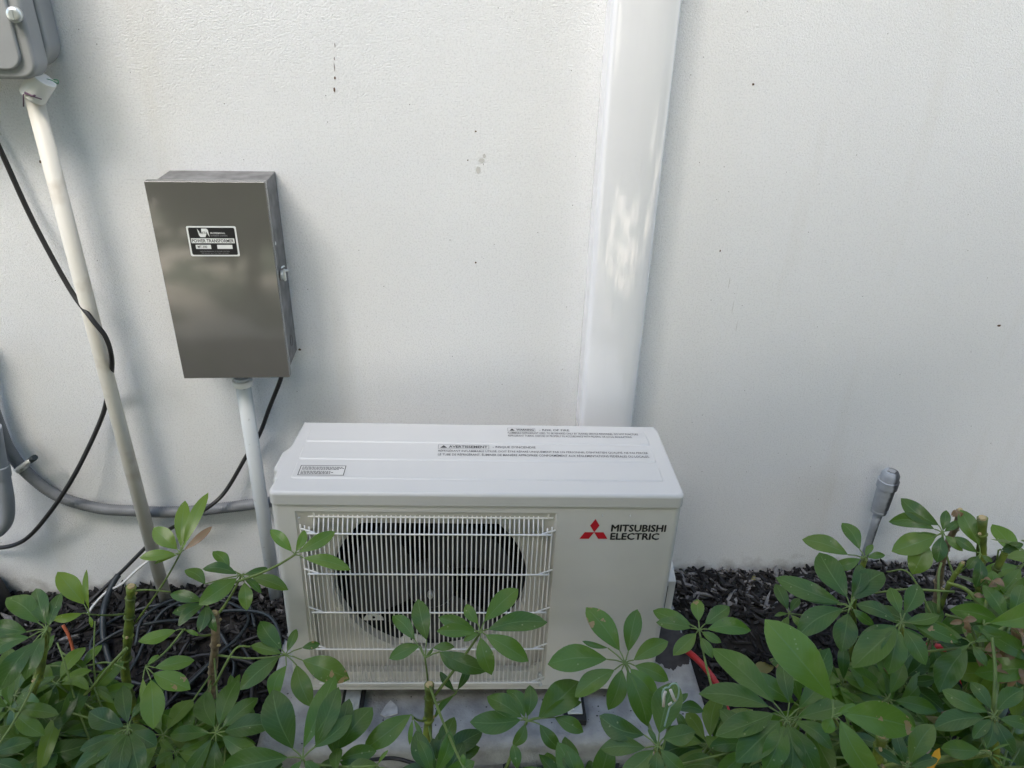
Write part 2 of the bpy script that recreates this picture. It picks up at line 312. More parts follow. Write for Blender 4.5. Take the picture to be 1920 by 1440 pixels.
for k in range(15000):
    x=rnd.uniform(-1.5,1.95); y=-abs(rnd.gauss(0,.26)) if k<11000 else rnd.uniform(-1.1,0)
    if -.44<x<.52 and -.5<y<-.1: continue
    q=rnd.random(); m=0 if q<.62 else 1 if q<.90 else 2
    if x<.3 and m==2 and rnd.random()<.7: m=1
    if x>.5 and y>-.16 and m==0 and rnd.random()<.22: m=2
    if m==2 and y<-.16: m=0
    l=rnd.choice((.35,.6,.6,1,1,1.5))*(abs(rnd.gauss(.012,.007))+.003)
    chip(x,min(y,-.006),.002+.014*rnd.random(),l*1.1,min(l*rnd.uniform(.10,.45),.007),m)
tag(ch.build('wood_mulch',[MT['chipA'],MT['chipB'],MT['chipC']]),kind='stuff')

# hedge added unseen behind the viewer, shaped to shade the wall and feed reflections
hd=MB()
for k in range(62000):
    x=rnd.uniform(-5,5); y=-2.65+rnd.gauss(0,.20); z0=.40+.2*sin(x*2.3)+.12*sin(x*6.1)
    z=z0+rnd.random()**1.6*((4.2+.9*min(1,max(0,(x+2.2)/1.2)))*(1+.06*sin(x*3))-z0)
    if (sin(x*2.7+z*3.1)+sin(x*1.3-z*4.7+2))*.5>.66: continue
    a=Vector((rnd.gauss(0,1),rnd.gauss(0,1),rnd.gauss(0,1))).normalized(); b=a.cross(Vector((rnd.gauss(0,1),rnd.gauss(0,1),rnd.gauss(0,1)))).normalized()
    c=Vector((x,y,z)); l=rnd.uniform(.06,.11); w=l*.45; tt=(rnd.random(),rnd.random()*.4,0)
    hd.face([hd.vert(p,(u_,v_),tt) for p,u_,v_ in ((c-a*l,0,.5),(c+b*w,.5,.1),(c+a*l,1,.5),(c-b*w,.5,.9))])
for k in range(14):
    x=-4.6+k*.7+rnd.gauss(0,.1); hd.tube([(x+rnd.gauss(0,.05)*j,-2.65+rnd.gauss(0,.03)*j,-.1+.5*j) for j in range(7)],[.045-.004*j for j in range(7)],8,1)
tag(hd.build('unseen_shade_hedge',[MT['leaf'],MT['stembrown']],attrs=True),kind='stuff')

# ------------------------------------------------------------------ concrete pad
pad=thing('concrete_pad','grey concrete slab under the white outdoor unit','concrete pad',(.03,-.3,-.1))
p=MB(); p.prism([(-.505,.20),(-.505,-.215),(.485,-.225),(.50,.19)],'z',.0,.13); p.build('slab',MT['concrete'],pad,bevel=.022,seg=4)
p=MB(); pts=[]
for k in range(160):
    a=2*pi*k/160; r=1+.05*sin(7*a+1)+.03*sin(19*a)+.018*rnd.gauss(0,1); pts.append((.44+.058*cos(a)*r,.035+.075*sin(a)*r,.1306))
p.face([p.vert(q) for q in pts]); p.build('damp_stain',MT['stain'],pad)
p=MB()
for k in range(240):
    x=rnd.uniform(-.46,.46); y=rnd.uniform(-.2,-.06) if k<190 else rnd.uniform(-.2,.1); r=rnd.choice((.0006,.0008,.001,.0014,.0022))
    p.face([p.vert((x+r*cos(j)*rnd.uniform(.5,1.6),y+r*sin(j)*rnd.uniform(.5,1.2),.1304)) for j in (0,1.05,2.1,3.14,4.2,5.2)])
tag(p.build('dirt_speck',MT['ink'],pad),kind='stuff')
def flake(px,py,pts,label):
    c=atZ(px,py,.032); f=MB(); f.prism([(x*.001,y*.001) for x,y in pts],'z',0,.004)
    o=f.build('concrete_chip',MT['flake'],bevel=.001); o.location=(c.x,c.y,.0315); tag(o,label,'concrete chip')
flake(731,1331,[(-20,-12),(-8,-20),(18,-12),(17,6),(0,24),(-10,10)],'pale flat concrete flake lying on the slab beside the left foot')

# ------------------------------------------------------------------ outdoor unit
D,Hh=.269,.5285; ZL=.4985; XL,XR=-.398,.402
ac=thing('outdoor_unit','white air conditioner outdoor unit with round fan behind wire grille','air conditioner',(.0001,-.1401,.0618))
ac.rotation_euler=(-.032,.0137,-.0331)
b=MB()
# side/back shell as profile (x,y), rounded front corners
R_=.013; prof=[(XL+.05,-.002),(XL,-.002)]
for k in range(7): a=RAD(180+90*k/6); prof.append((XL+R_+R_*cos(a),-D+R_+R_*sin(a)))
fr_l=len(prof)-1
prof2=[]
for k in range(7): a=RAD(270+90*k/6); prof2.append((XR-R_+R_*cos(a),-D+R_+R_*sin(a)))
prof2+=[(XR,-.002),(XR-.05,-.002)]
for P in (prof,prof2):
    lo=[b.vert((x,y,0)) for x,y in P]; hi=[b.vert((x,y,ZL)) for x,y in P]
    for k in range(len(P)-1): b.face((lo[k],lo[k+1],hi[k+1],hi[k]),0,2<=k<8 if P is prof else k<6)
b.quad((XR-.05,-.002,0),(XL+.05,-.002,0),(XL+.05,-.002,ZL),(XR-.05,-.002,ZL))
# front face with grille opening
ax0,ax1,az0,az1=-.353,.1555,.028,.482; fx0,fx1=XL+R_,XR-R_
def fq(x0,z0,x1,z1): b.quad((x0,-D,z0),(x1,-D,z0),(x1,-D,z1),(x0,-D,z1))
fq(fx0,0,ax0,ZL); fq(ax1,0,fx1,ZL); fq(ax0,0,ax1,az0); fq(ax0,az1,ax1,ZL)
# bottom
b.face([b.vert(q) for q in ((XL+.004,-.004,.001),(XR-.004,-.004,.001),(XR-.004,-D+.004,.001),(XL+.004,-D+.004,.001))])
body=b.build('cabinet',MT['cabinet'],ac)
# bottom lip line of the front panel
l=MB(); l.box((fx0+.02,-D-.0014,.008),(fx1-.02,-D-.0002,.0105)); l.build('panel_seam',MT['recess'],body)
# recess: flange + box + orifice plate
rc=MB(); CX,CZ,RR=-.0965,.272,.204
def ring(A,yA,B,yB,sm=False):
    a=[rc.vert((x,yA,z)) for x,z in A]; c=[rc.vert((x,yB,z)) for x,z in B]
    for k in range(len(A)): rc.face((a[k],a[(k+1)%len(A)],c[(k+1)%len(A)],c[k]),0,sm)
A=[(ax0,az0),(ax1,az0),(ax1,az1),(ax0,az1)]
def cham(x0,z0,x1,z1,c): return [(x0+c,z0),(x1-c,z0),(x1,z0+c),(x1,z1-c),(x1-c,z1),(x0+c,z1),(x0,z1-c),(x0,z0+c)]
A8=cham(ax0,az0,ax1,az1,.0005); A8i=cham(ax0+.002,az0+.002,ax1-.002,az1-.002,.001)
B8=cham(-.341,.045,.146,.449,.03)
ring(A8,-D,A8i,-D+.003); ring(A8i,-D+.003,B8,-D+.009); ring(B8,-D+.009,cham(-.343,.043,.148,.451,.03),-D+.02)
ring(cham(-.343,.043,.148,.451,.03),-D+.02,cham(-.35,.03,.153,.481,.02),-D+.021); ring(cham(-.35,.03,.153,.481,.02),-D+.021,cham(-.35,.03,.153,.481,.02),-D+.042)
angs=sorted(set([2*pi*k/72 for k in range(72)]+[math.atan2(z-CZ,x-CX)%(2*pi) for x,z in ((-.352,.028),(.155,.028),(.155,.483),(-.352,.483))]))
def edge(a):
    dx,dz=cos(a),sin(a); t=1e9
    if dx>1e-9: t=min(t,(.155-CX)/dx)
    if dx<-1e-9: t=min(t,(-.352-CX)/dx)
    if dz>1e-9: t=min(t,(.483-CZ)/dz)
    if dz<-1e-9: t=min(t,(.028-CZ)/dz)
    return (CX+dx*t,CZ+dz*t)
def cir(r): return [(CX+r*cos(a),CZ+r*sin(a)) for a in angs]
ring([edge(a) for a in angs],-D+.04,cir(RR+.008),-D+.04); ring(cir(RR+.008),-D+.04,cir(RR),-D+.046,True); ring(cir(RR),-D+.046,cir(RR),-D+.07,True)
rc.build('fan_orifice',MT['recess'],ac)
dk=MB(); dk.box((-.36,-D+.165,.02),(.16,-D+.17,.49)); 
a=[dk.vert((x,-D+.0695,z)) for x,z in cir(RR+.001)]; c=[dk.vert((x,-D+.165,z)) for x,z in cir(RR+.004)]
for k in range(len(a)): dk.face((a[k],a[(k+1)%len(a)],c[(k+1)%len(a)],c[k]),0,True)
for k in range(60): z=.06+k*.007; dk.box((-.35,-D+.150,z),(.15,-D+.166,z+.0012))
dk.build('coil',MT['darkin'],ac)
# fan
fz,fx=.238,-.097
fn=MB(); fn.tube([(fx,-D+.10,fz),(fx,-D+.055,fz),(fx,-D+.048,fz)],[.05,.05,.042],28)
for k in range(3):
    a0=RAD(95+120*k); G=[]
    for i in range(9):
        r=.048+(.178-.048)*i/8; row=[]
        for j in range(9):
            t=j/8; sw=RAD(78+14*i/8); a=a0-sw*t-RAD(10)*(i/8)**2; rr=r*(1-.10*(t-.5)**2*(i/8)); y=-D+.062+.045*t-.006*sin(pi*t)
            row.append(fn.vert((fx+rr*cos(a),y,fz+rr*sin(a))))
        G.append(row)
    for i in range(8):
        for j in range(8): fn.face((G[i][j],G[i][j+1],G[i+1][j+1],G[i+1][j]),0,True)
fan=fn.build('fan',MT['fan'],ac)
nb=MB(); nb.tube([(fx,-D+.048,fz),(fx,-D+.034,fz)],.0065,6); nb.tube([(fx,-D+.034,fz),(fx,-D+.028,fz)],.003,8); nb.build('hub_nut',MT['zinc'],fan)
# pale half discs with a dark dot, set low behind the grille, and a pale film scrap higher up
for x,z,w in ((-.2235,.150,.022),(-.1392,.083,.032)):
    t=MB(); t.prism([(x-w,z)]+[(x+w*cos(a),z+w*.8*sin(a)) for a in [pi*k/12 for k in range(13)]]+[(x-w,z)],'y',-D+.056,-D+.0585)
    t.build('pale_half_disc',MT['white'],ac)
    t=MB(); t.disc((x,-D+.0555,z+w*.4),w*.17,(0,-1,0),14); t.build('dark_dot',MT['dark'],ac)
# grille
gr=MB()
def gy(x):
    L0,L1=-.312,.122
    if x<L0: return -D-.012+ (L0-x)/.034*.014
    if x>L1: return -D-.012+ (x-L1)/.034*.014
    return -D-.012
xs=[-.346+.0093*k for k in range(55)]
rw=.0015
for x in xs:
    if x>.157: continue
    y=gy(x); ins=min(1,max(0,(x+.346)/.034),max(0,(.156-x)/.034))
    top=[(x,y,.440),(x,y+.003,.445),(x,y+.019,.472)] if -.326<x<.136 else [(x,y,.449)]
    gr.tube([(x,y+.006,.0265),(x,y,.031)]+top,rw,6)
for z in (.036,.136,.2385,.3395,.4395):
    gr.tube(curve([(-.348,gy(-.346)+.004,z),(-.344,gy(-.344),z),(-.316,-D-.0115,z),(-.306,-D-.0145,z),(.116,-D-.0145,z),(.126,-D-.0115,z),(.154,gy(.154),z),(.157,gy(.156)+.004,z)],4),rw*1.25,6)
gr.tube(curve([(-.319,-D+.012,.484),(-.319,-D+.006,.478),(-.317,-D+.003,.469),(-.310,-D+.003,.467),(-.09,-D+.003,.467),(.13,-D+.003,.467),(.138,-D+.003,.469),(.140,-D+.006,.478),(.140,-D+.012,.484)],5),rw*1.3,6)
gr.build('fan_grille',MT['grille'],ac)
# lid
lid_o=[(-.388,.0),(-.393,-.100),(-.3965,-.112),(-.406,-.130),(-.4085,-.1865),(-.4005,-.1945),(-.4005,-.2245),(-.3955,-.230)]
lf=[]
for k in range(6): a=RAD(180+90*k/5); lf.append((-.3995+.014+.014*cos(a),-D-.004+.014+.014*sin(a)))
for k in range(6): a=RAD(270+90*k/5); lf.append((.4035-.014+.014*cos(a),-D-.004+.014+.014*sin(a)))
lid_o=lid_o+lf+[(.4035,-.02),(.398,0)]
ld=MB()
N_=len(lid_o); cen=(0.0,-.13)
def inset(p,d): 
    return (p[0]+(d if p[0]<0 else -d), p[1]+ (d if p[1]<-.2 else (-d if p[1]>-.01 else 0)))
lev=[(0,ZL+.0015),(0,.5215),(.0015,.5255),(.005,.5285)]
rings=[[ld.vert((*inset(q,d),z)) for q in lid_o] for d,z in lev]
for k in range(3):
    for j in range(N_): ld.face((rings[k][j],rings[k][(j+1)%N_],rings[k+1][(j+1)%N_],rings[k+1][j]),0,k>0)
ld.face(rings[3]); ld.face(rings[0][::-1])
PZ=.0026
for y0,y1 in ((-.087,-.024),(-.156,-.096),(-.226,-.165)):
    o=rrect(-.366,y0,.371,y1,.006,3); i=rrect(-.3635,y0+.0025,.3685,y1-.0025,.004,3)
    a=[ld.vert((*q,.52855)) for q in o]; c=[ld.vert((*q,.5285+PZ)) for q in i]
    for k in range(len(a)): ld.face((a[k],a[(k+1)%len(a)],c[(k+1)%len(a)],c[k]),0,True)
    ld.face(c)
lid=ld.build('lid',MT['lid'],ac)
sm=MB(); sm.box((XL+.006,-D+.002,ZL-.001),(XR-.006,-.004,ZL+.002)); sm.build('lid_gap',MT['dark'],ac)
# prints on lid
TZ=.5285+PZ+.0003
def onlid(x,y): return (x,y,TZ)
tx=MB()
def tri(x,y,w,h):
    tx.face([tx.vert(onlid(*q)) for q in ((x,y),(x+w,y),(x+w/2,y+h))])
def frame(mb,x0,y0,x1,y1,w,f,m=0):
    for q in ((x0,y0,x1,y0+w),(x0,y1-w,x1,y1),(x0,y0+w,x0+w,y1-w),(x1-w,y0+w,x1,y1-w)):
        mb.face([mb.vert(f(*c)) for c in ((q[0],q[1]),(q[2],q[1]),(q[2],q[3]),(q[0],q[3]))],m)
# warning (rear right)
tri(.068,-.0335,.012,.009); text(tx,'WARNING',.083,-.0335,.122,-.025,onlid,.03); frame(tx,.064,-.0365,.125,-.022,.0007,onlid)
text(tx,'- RISK OF FIRE',.134,-.0335,.201,-.025,onlid,.012)
text(tx,'FLAMMABLE REFRIGERANT USED. TO BE REPAIRED ONLY BY TRAINED SERVICE PERSONNEL. DO NOT PUNCTURE',.064,-.0475,.352,-.0395,onlid,.008)
text(tx,'REFRIGERANT TUBING. DISPOSE OF PROPERLY IN ACCORDANCE WITH FEDERAL OR LOCAL REGULATIONS.',.064,-.0595,.337,-.0515,onlid,.008)
tx.build('warning_print',MT['ink'],lid); tx=MB()
tri(-.081,-.1095,.015,.0105); text(tx,'AVERTISSEMENT',-.063,-.1095,.019,-.0995,onlid,.03); frame(tx,-.085,-.113,.022,-.0965,.0007,onlid)
text(tx,"- RISQUE D'INCENDIE",.030,-.1095,.121,-.0995,onlid,.012)
text(tx,"RÉFRIGÉRANT INFLAMMABLE UTILISÉ. DOIT ÊTRE RÉPARÉ UNIQUEMENT PAR UN PERSONNEL D'ENTRETIEN QUALIFIÉ. NE PAS PERCER",-.084,-.1265,.359,-.116,onlid,.008)
text(tx,'LE TUBE DE RÉFRIGÉRANT. ÉLIMINER DE MANIÈRE APPROPRIÉE CONFORMÉMENT AUX RÉGLEMENTATIONS FÉDÉRALES OU LOCALES.',-.084,-.140,.359,-.1295,onlid,.008)
tx.build('warning_print',MT['ink'],lid)
sk=MB(); sk.face([sk.vert((x,y,TZ)) for x,y in rrect(-.3555,-.2195,-.2635,-.182,.004,4)],3); frame(sk,-.3545,-.2185,-.2645,-.183,.0016,lambda x,y:(x,y,TZ+.0002))
for k,(y,n) in enumerate(((-.1905,.078),(-.1945,.08),(-.1985,.072),(-.2055,.055),(-.2095,.06),(-.2135,.058))):
    x=-.350
    while x<-.350+n:
        w=rnd.uniform(.002,.007); sk.face([sk.vert((a_,b_,TZ+.0002)) for a_,b_ in ((x,y),(x+w,y),(x+w,y+.0022),(x,y+.0022))],2); x+=w+.0012
sk.build('caution_sticker',[MT['ink'],MT['white'],MT['ink'],MT['cabinet']],lid)
# emblem
lg=MB(); s_=.0188; ex,ez=.232,.4205+.866*s_; F_=-D-.0006
for base in (90,210,330):
    q=[(0,0)]+[(s_*cos(RAD(base-30)),s_*sin(RAD(base-30))),(1.732*s_*cos(RAD(base)),1.732*s_*sin(RAD(base))),(s_*cos(RAD(base+30)),s_*sin(RAD(base+30)))]
    lg.face([lg.vert((ex+x,F_,ez+z)) for x,z in q],0)
onf=lambda x,z:(x,F_,z)
for k,(dx,dz) in enumerate(((0,0),(.0008,0),(-.0008,0),(.0004,.0007),(-.0004,-.0007))):
    off=lambda x,z,k=k:(x,F_-.00003*k,z)
    text(lg,'MITSUBISHI',.2660+dx,.4390+dz,.3750+dx,.4555+dz,off,0,1); text(lg,'ELECTRIC',.2660+dx,.4190+dz,.3635+dx,.4350+dz,off,0,1)
lg.build('maker_emblem',[MT['red'],MT['logo_ink']],ac)
# screws on the front panel
for x,z,r in ((.1445,.046,.0045),(.1475,.0145,.0042),(.245,.478,.0015),(.30,.478,.0015),(-.345,.468,.0018)):
    q=MB(); q.tube([(x,-D+.001,z),(x,-D-.003,z),(x,-D-.0042,z)],[r,r,r*.6],12); q.build('screw',MT['zinc'],ac)
# service cover on the right flank
sv=MB(); sv.prism([(-.045,.03),(-.045,.186),(-.10,.164),(-.10,.03)],'x',XR,XR+.073); vc=sv.build('valve_cover',MT['cabinet'],ac,bevel=.003)
sv=MB(); sv.box((XR+.052,-.1012,.05),(XR+.055,-.0998,.150)); sv.build('slot',MT['dark'],vc)
# feet
for px in (-.268,.222):
    for y0,sg in ((-D,-1),(-.004,1)):
        ft=MB(); yo=y0+sg*.056
        ft.box((px-.0165,min(y0-sg*.03,yo),-.016),(px+.0165,max(y0-sg*.03,yo),-.012))
        ft.box((px-.0165,min(y0-sg*.031,y0-sg*.027),-.012),(px+.0165,max(y0-sg*.031,y0-sg*.027),.002))
        f_=ft.build('foot',MT['zinc'],ac,bevel=.0012)
        bo=MB(); bo.tube([(px,y0+sg*.034,-.012),(px,y0+sg*.034,-.010)],.012,18); bo.tube([(px,y0+sg*.034,-.010),(px,y0+sg*.034,-.003)],.0075,6); bo.build('bolt',MT['zinc'],f_)
        rb=MB(); rb.box((px-.024,min(y0-sg*.03,yo+sg*.014),-.034),(px+.024,max(y0-sg*.03,yo+sg*.014),-.0165)); rb.build('rubber_pad',MT['rubber'],ac,bevel=.002)

# ------------------------------------------------------------------ line-set cover (duct)
du=thing('line_set_cover','glossy white plastic duct cover running up the wall behind the unit','duct',(.315,0,.42))
pr=[(-.066,-.0005),(-.0645,-.040)]+[(-.052+.0125*cos(RAD(a)),-.050+.0125*sin(RAD(a))*1.2) for a in (190,215,240,262)]+[(-.03,-.0685),(-.004,-.0705),(.016,-.0705),(.035,-.0685)]+[(.050+.0125*cos(RAD(a)),-.048+.0125*sin(RAD(a))*1.3) for a in (285,310,335,355)]+[(.0645,-.035),(.0665,-.0005)]
m_=MB(); nz_=26
G=[[m_.vert((x,y-.0006*sin(k*1.7+x*40),3.1*k/nz_)) for x,y in pr] for k in range(nz_+1)]
for k in range(nz_):
    for j in range(len(pr)-1): m_.face((G[k][j],G[k][j+1],G[k+1][j+1],G[k+1][j]),0,True)
m_.face(G[0][::-1]); m_.build('cover',MT['duct'],du)

# ------------------------------------------------------------------ transformer box
tf=thing('transformer_box','grey metal lighting transformer cabinet with black rating label on the wall','transformer',(-.508,0,.706))
q=MB(); q.box((-.0985,-.103,.012),(.1085,0,.411)); q.build('enclosure',MT['steel_dirty'],tf,bevel=.002)
q=MB()
q.box((-.109,-.1115,0),(.1115,-.108,.4155)); q.box((-.109,-.108,.4005),(.1115,-.094,.4155)); q.box((-.109,-.108,0),(-.1065,-.094,.4005)); q.box((.109,-.108,0),(.1115,-.094,.4005)); q.box((-.1065,-.108,0),(.109,-.094,.003))
door=q.build('door',MT['steel_paint'],tf,bevel=.0015)
lb=MB(); yb=-.1121
pl=lambda e:(lambda x,z:(x,yb-e,z))
X=lambda u:-.0475+u*.0935; Z=lambda v:.2705+v*.0605
lb.face([lb.vert(pl(0)(*c)) for c in rrect(X(0),Z(0),X(1),Z(1),.003,4)],0)
lb.face([lb.vert(pl(.0002)(*c)) for c in rrect(X(.035),Z(.05),X(.965),Z(.95),.003,4)],1)
def bar(x0,z0,x1,z1,m,e=.0004): lb.face([lb.vert(pl(e)(*c)) for c in ((X(x0),Z(z0)),(X(x1),Z(z0)),(X(x1),Z(z1)),(X(x0),Z(z1)))],m)
bar(.06,.44,.935,.60,0); bar(.13,.25,.44,.385,0); bar(.565,.25,.875,.385,0)
T=lambda s,x0,z0,x1,z1,m,bold=.01,e=.0006: text(lb,s,X(x0),Z(z0),X(x1),Z(z1),pl(e),bold,m)
T('POWER TRANSFORMER',.075,.465,.92,.575,1,.015); T('MT-300',.17,.28,.36,.36,1)
T('PROFESSIONAL',.47,.745,.77,.80,0); T('OUTDOOR LIGHTING',.47,.665,.81,.715,2,.002)
T('VISTA PROFESSIONAL OUTDOOR LIGHTING',.20,.15,.80,.185,2,.002); T('1625 Surveyor Ave., Simi Valley, CA 93063',.22,.085,.78,.12,2,.002)
for poly in ([(.215,.92),(.27,.78),(.40,.78),(.36,.64),(.26,.64),(.235,.70)],[(.30,.92),(.40,.92),(.43,.88),(.445,.64),(.40,.78),(.29,.78)]):
    lb.face([lb.vert(pl(.0004)(X(a),Z(c))) for a,c in poly],0)
T('VISTA',.245,.745,.415,.82,1,.01,.0007)
lb.build('rating_label',[MT['white'],MT['logo_ink'],MT['grey_ink']],door)
em=MB(); text(em,'VISTA',-.062,.040,-.028,.050,lambda x,z:(x,-.1118,z),0)
em.build('embossed_mark',MT['steel_paint'],door)
lt=MB(); lt.tube([(.1115,-.075,.218),(.117,-.075,.218)],.010,16); lt.box((.117,-.079,.206),(.121,-.071,.230)); lt.tube([(.113,-.06,.222),(.124,-.058,.221)],.003,8); lt.tube([(.1085,-.055,.226),(.1125,-.05,.228),(.113,-.044,.226)],.002,6)
lt.build('latch',MT['zinc'],tf,bevel=.001)
ko=MB()
for a in range(14): 
    t0,t1=RAD(-60+a*20),RAD(-60+(a+1)*20); ko.tube([(.1089,-.045+.010*cos(t0),.055+.014*sin(t0)),(.1089,-.045+.010*cos(t1),.055+.014*sin(t1))],.0005,4,cap=False)
ko.build('knockout',MT['dark'],tf); ko=MB(); ko.disc((.1089,-.075,.285),.004,(1,0,0),12); ko.build('rivet',MT['white'],tf)

# ------------------------------------------------------------------ control box, upper left
cb=thing('control_box','rounded grey plastic control box cut off at the top left corner','control box',(-.93,0,1.294))
q=MB(); q.prism(rrect(-.21,.012,.174,.42,.045,8),'y',-.055,0,sm=True); q.build('housing',MT['plastic_grey'],cb,bevel=.006,seg=3)
q=MB(); q.prism(rrect(-.20,.0,.170,.42,.03,8),'y',-.105,-.055,sm=True); cl=q.build('cover',MT['plastic_grey'],cb,bevel=.008,seg=3)
q=MB(); q.prism(rrect(-.18,.016,.150,.41,.026,8),'y',-.112,-.104,sm=True); q.build('raised_panel',MT['plastic_grey'],cl,bevel=.004,seg=3)
P=atY(27,27,-.115); P=P-Vector((-.93,0,1.294)); q=MB(); q.tube([(P.x,-.110,P.z),(P.x,-.117,P.z),(P.x,-.120,P.z),(P.x,-.121,P.z)],[.0125,.0125,.0105,.006],20); q.box((P.x-.001,-.1225,P.z-.008),(P.x+.001,-.1205,P.z+.008)); q.build('knob',MT['zinc'],cb)
q=MB(); q.tube(curve([atY(88,148,-.07)-cb.location,atY(98,151,-.09)-cb.location,atY(108,157,-.09)-cb.location,atY(109,151,-.085)-cb.location,atY(101,149,-.08)-cb.location],5),.0009,6); q.build('wire_loop',MT['greenw'],cb)

# ------------------------------------------------------------------ pipes
pp=thing('white_conduit_pipe','aged off-white pipe from the control box down to the mulch','pipe',atY(313,1131,-.055))
o=Vector(pp.location)
q=MB(); q.tube([atY(62,176,-.06)-o,atY(185,649,-.057)-o,atY(313,1131,-.055)-o-Vector((0,0,.04))],.0157,20); q.build('pipe',MT['pvc_old'],pp)
q=MB(); a=atY(60,182,-.066)-o; c=atY(82,146,-.066)-o; q.tube([a,c],.0225,20); q.build('coupling',MT['pvc_white'],pp,bevel=.002)
q=MB(); q.tube([atY(x,y,-.09)-o for x,y in ((44,200),(44,177),(47,176),(78,186))],.0011,6); q.tube([atY(x,y,-.09)-o for x,y in ((46,173),(60,180),(66,179))],.0017,6); q.build('primer_drip',MT['purple'],pp)
p2=thing('grey_conduit_pipe','pale grey pipe from the transformer cabinet down to the mulch','pipe',atY(520,1135,-.05)); o=Vector(p2.location)
q=MB(); tp=atY(455,716,-.055); q.tube([tp-o+Vector((0,0,.012)),atY(487,925,-.052)-o,atY(520,1135,-.05)-o-Vector((0,0,.05))],.0165,20); q.build('pipe',MT['pvc'],p2)
q=MB(); q.tube([tp-o+Vector((0,0,.006)),tp-o-Vector((0,0,.006)),tp-o-Vector((0,0,.008)),tp-o-Vector((0,0,.010))],[.0215,.0215,.0205,.017],20); q.build('collar',MT['pvc_white'],p2)
def cable(name,label,pts,r,m,cat='cable',seg=8,n=8):
    P=curve([atY(x,y,Y) for x,y,Y in pts],n); q=MB(); q.tube(P,r,seg); return tag(q.build(name,m),label,cat)
cable('black_cable','black cable looping round the off-white pipe at far left',[(-40,200,-.02),(0,280,-.02),(62,415,-.025),(130,540,-.05),(172,598,-.078),(198,632,-.082),(209,668,-.078),(209,700,-.05),(203,730,-.024),(190,785,-.018),(140,890,-.045),(88,968,-.045),(45,1013,-.03),(0,1027,-.02),(-40,1022,-.02)],.0052,MT['cable'])
cable('black_cable','black cable hanging from the transformer cabinet and passing behind both pipes',[(530,690,-.05),(526,712,-.05),(505,765,-.035),(487,813,-.022),(462,855,-.018),(425,918,-.03),(395,948,-.052),(350,975,-.05),(310,997,-.026),(278,1022,-.02),(230,1070,-.03),(195,1103,-.05),(165,1132,-.08)],.0048,MT['cable'])
cable('white_cable','thin white cable slanting down behind the off-white pipe',[(320,1030,-.03),(285,1047,-.028),(255,1070,-.04),(228,1095,-.06),(200,1110,-.08),(178,1132,-.10),(165,1150,-.12)],.0033,MT['cable_white'])
# corrugated conduit
P=curve([atY(x,y,Y) for x,y,Y in ((-45,640,-.03),(-22,740,-.026),(0,805,-.022),(18,846,-.020),(48,884,-.018),(105,928,-.017),(180,952,-.017),(250,958,-.017),(330,960,-.017),(420,952,-.017),(500,942,-.017),(560,938,-.017))],40)
# resample for ridges
dist=[0]
for k in range(1,len(P)): dist.append(dist[-1]+(P[k]-P[k-1]).length)
RP,RR_=[],[]; s=0; k=0; i=0
while s<dist[-1]:
    while dist[k+1]<s: k+=1
    t=(s-dist[k])/max(dist[k+1]-dist[k],1e-9); RP.append(P[k].lerp(P[k+1],t)); RR_.append(.0140 if i%3 else .0128); s+=.0016; i+=1
fc=thing('flexible_conduit','grey corrugated conduit curving along the wall foot','conduit',RP[0]); o=Vector(fc.location)
q=MB(); q.tube([p_-o for p_ in RP],RR_,12); q.build('corrugated_tube',MT['flex'],fc)
kk=min(range(len(RP)),key=lambda j:(RP[j]-atY(42,875,-.018)).length)
q=MB(); q.tube([RP[kk-4]-o,RP[kk+4]-o],.0162,16,cap=True); c=RP[kk]-o; e=atY(62,860,-.05)-o; q.tube([c+Vector((0,-.014,.004)),e],.0055,8); q.build('clamp',MT['zinc'],fc)
q=MB(); q.tube([e-(e-c)*.25,e+(e-c)*.15],.007,8); q.build('clamp_screw',MT['cable_blue'],fc)
gp=thing('grey_pipe_elbow','grey plastic pipe elbow at the left edge above the mulch','pipe',atY(0,900,-.05)); o=Vector(gp.location)
q=MB(); q.tube([p_-o for p_ in curve([atY(-14,800,-.06),atY(-4,860,-.06),atY(6,905,-.06),atY(12,945,-.06),atY(10,975,-.06),atY(-6,995,-.06),atY(-30,1000,-.055)],8)],.0175,18); q.build('bend',MT['pvc_grey'],gp)
q=MB(); q.tube([atY(-1,872,-.06)-o,atY(3,893,-.06)-o],.0205,18); q.build('coupling',MT['pvc_grey'],gp,bevel=.002)
# black lump at the left edge
bl=MB(); c=atZ(-25,1150,.0); nseg=18
bl.tube([c+Vector((0,0,-.03)),c+Vector((0,0,.03)),c+Vector((-.002,0,.075)),c+Vector((-.008,0,.105)),c+Vector((-.018,.0,.122)),c+Vector((-.026,0,.128))],[.062,.062,.058,.046,.024,.006],nseg)
tag(bl.build('black_pot',MT['blackpl']),'black rounded plastic pot at the left edge on the mulch','pot')
# cable tangle on the ground, left
def tangle(label, cx, cy, rx_, ry_, n, r, m, ph):
    q=MB(); pts=[]
    for k in range(n):
        a=ph+k*.55; f=1+.28*sin(k*.9+ph); x=cx+rx_*cos(a)*f+.03*sin(k*.37); y=cy+ry_*sin(a)*f; pts.append((x,y,gz(x,y)+.012+.03*abs(sin(k*.61+ph))))
    q.tube(curve(pts,6),r,7); tag(q.build('cable_coil',m),label,'cable coil')
tangle('loose coil of dark low-voltage cable on the mulch between the two pipes',-.72,-.22,.17,.12,40,.0042,MT['cable_blue'],.4)
tangle('wider coil of black cable on the mulch left of the slab',-.60,-.36,.15,.15,34,.0046,MT['cable'],2.1)
cable('dark_hose','dark green hose end poking up from the cable tangle by the wall',[(222,1078,-.04),(214,1090,-.055),(203,1115,-.085),(194,1150,-.13),(195,1200,-.18),(212,1260,-.24),(235,1330,-.30)],.0075,MT['cable_blue'],'hose')
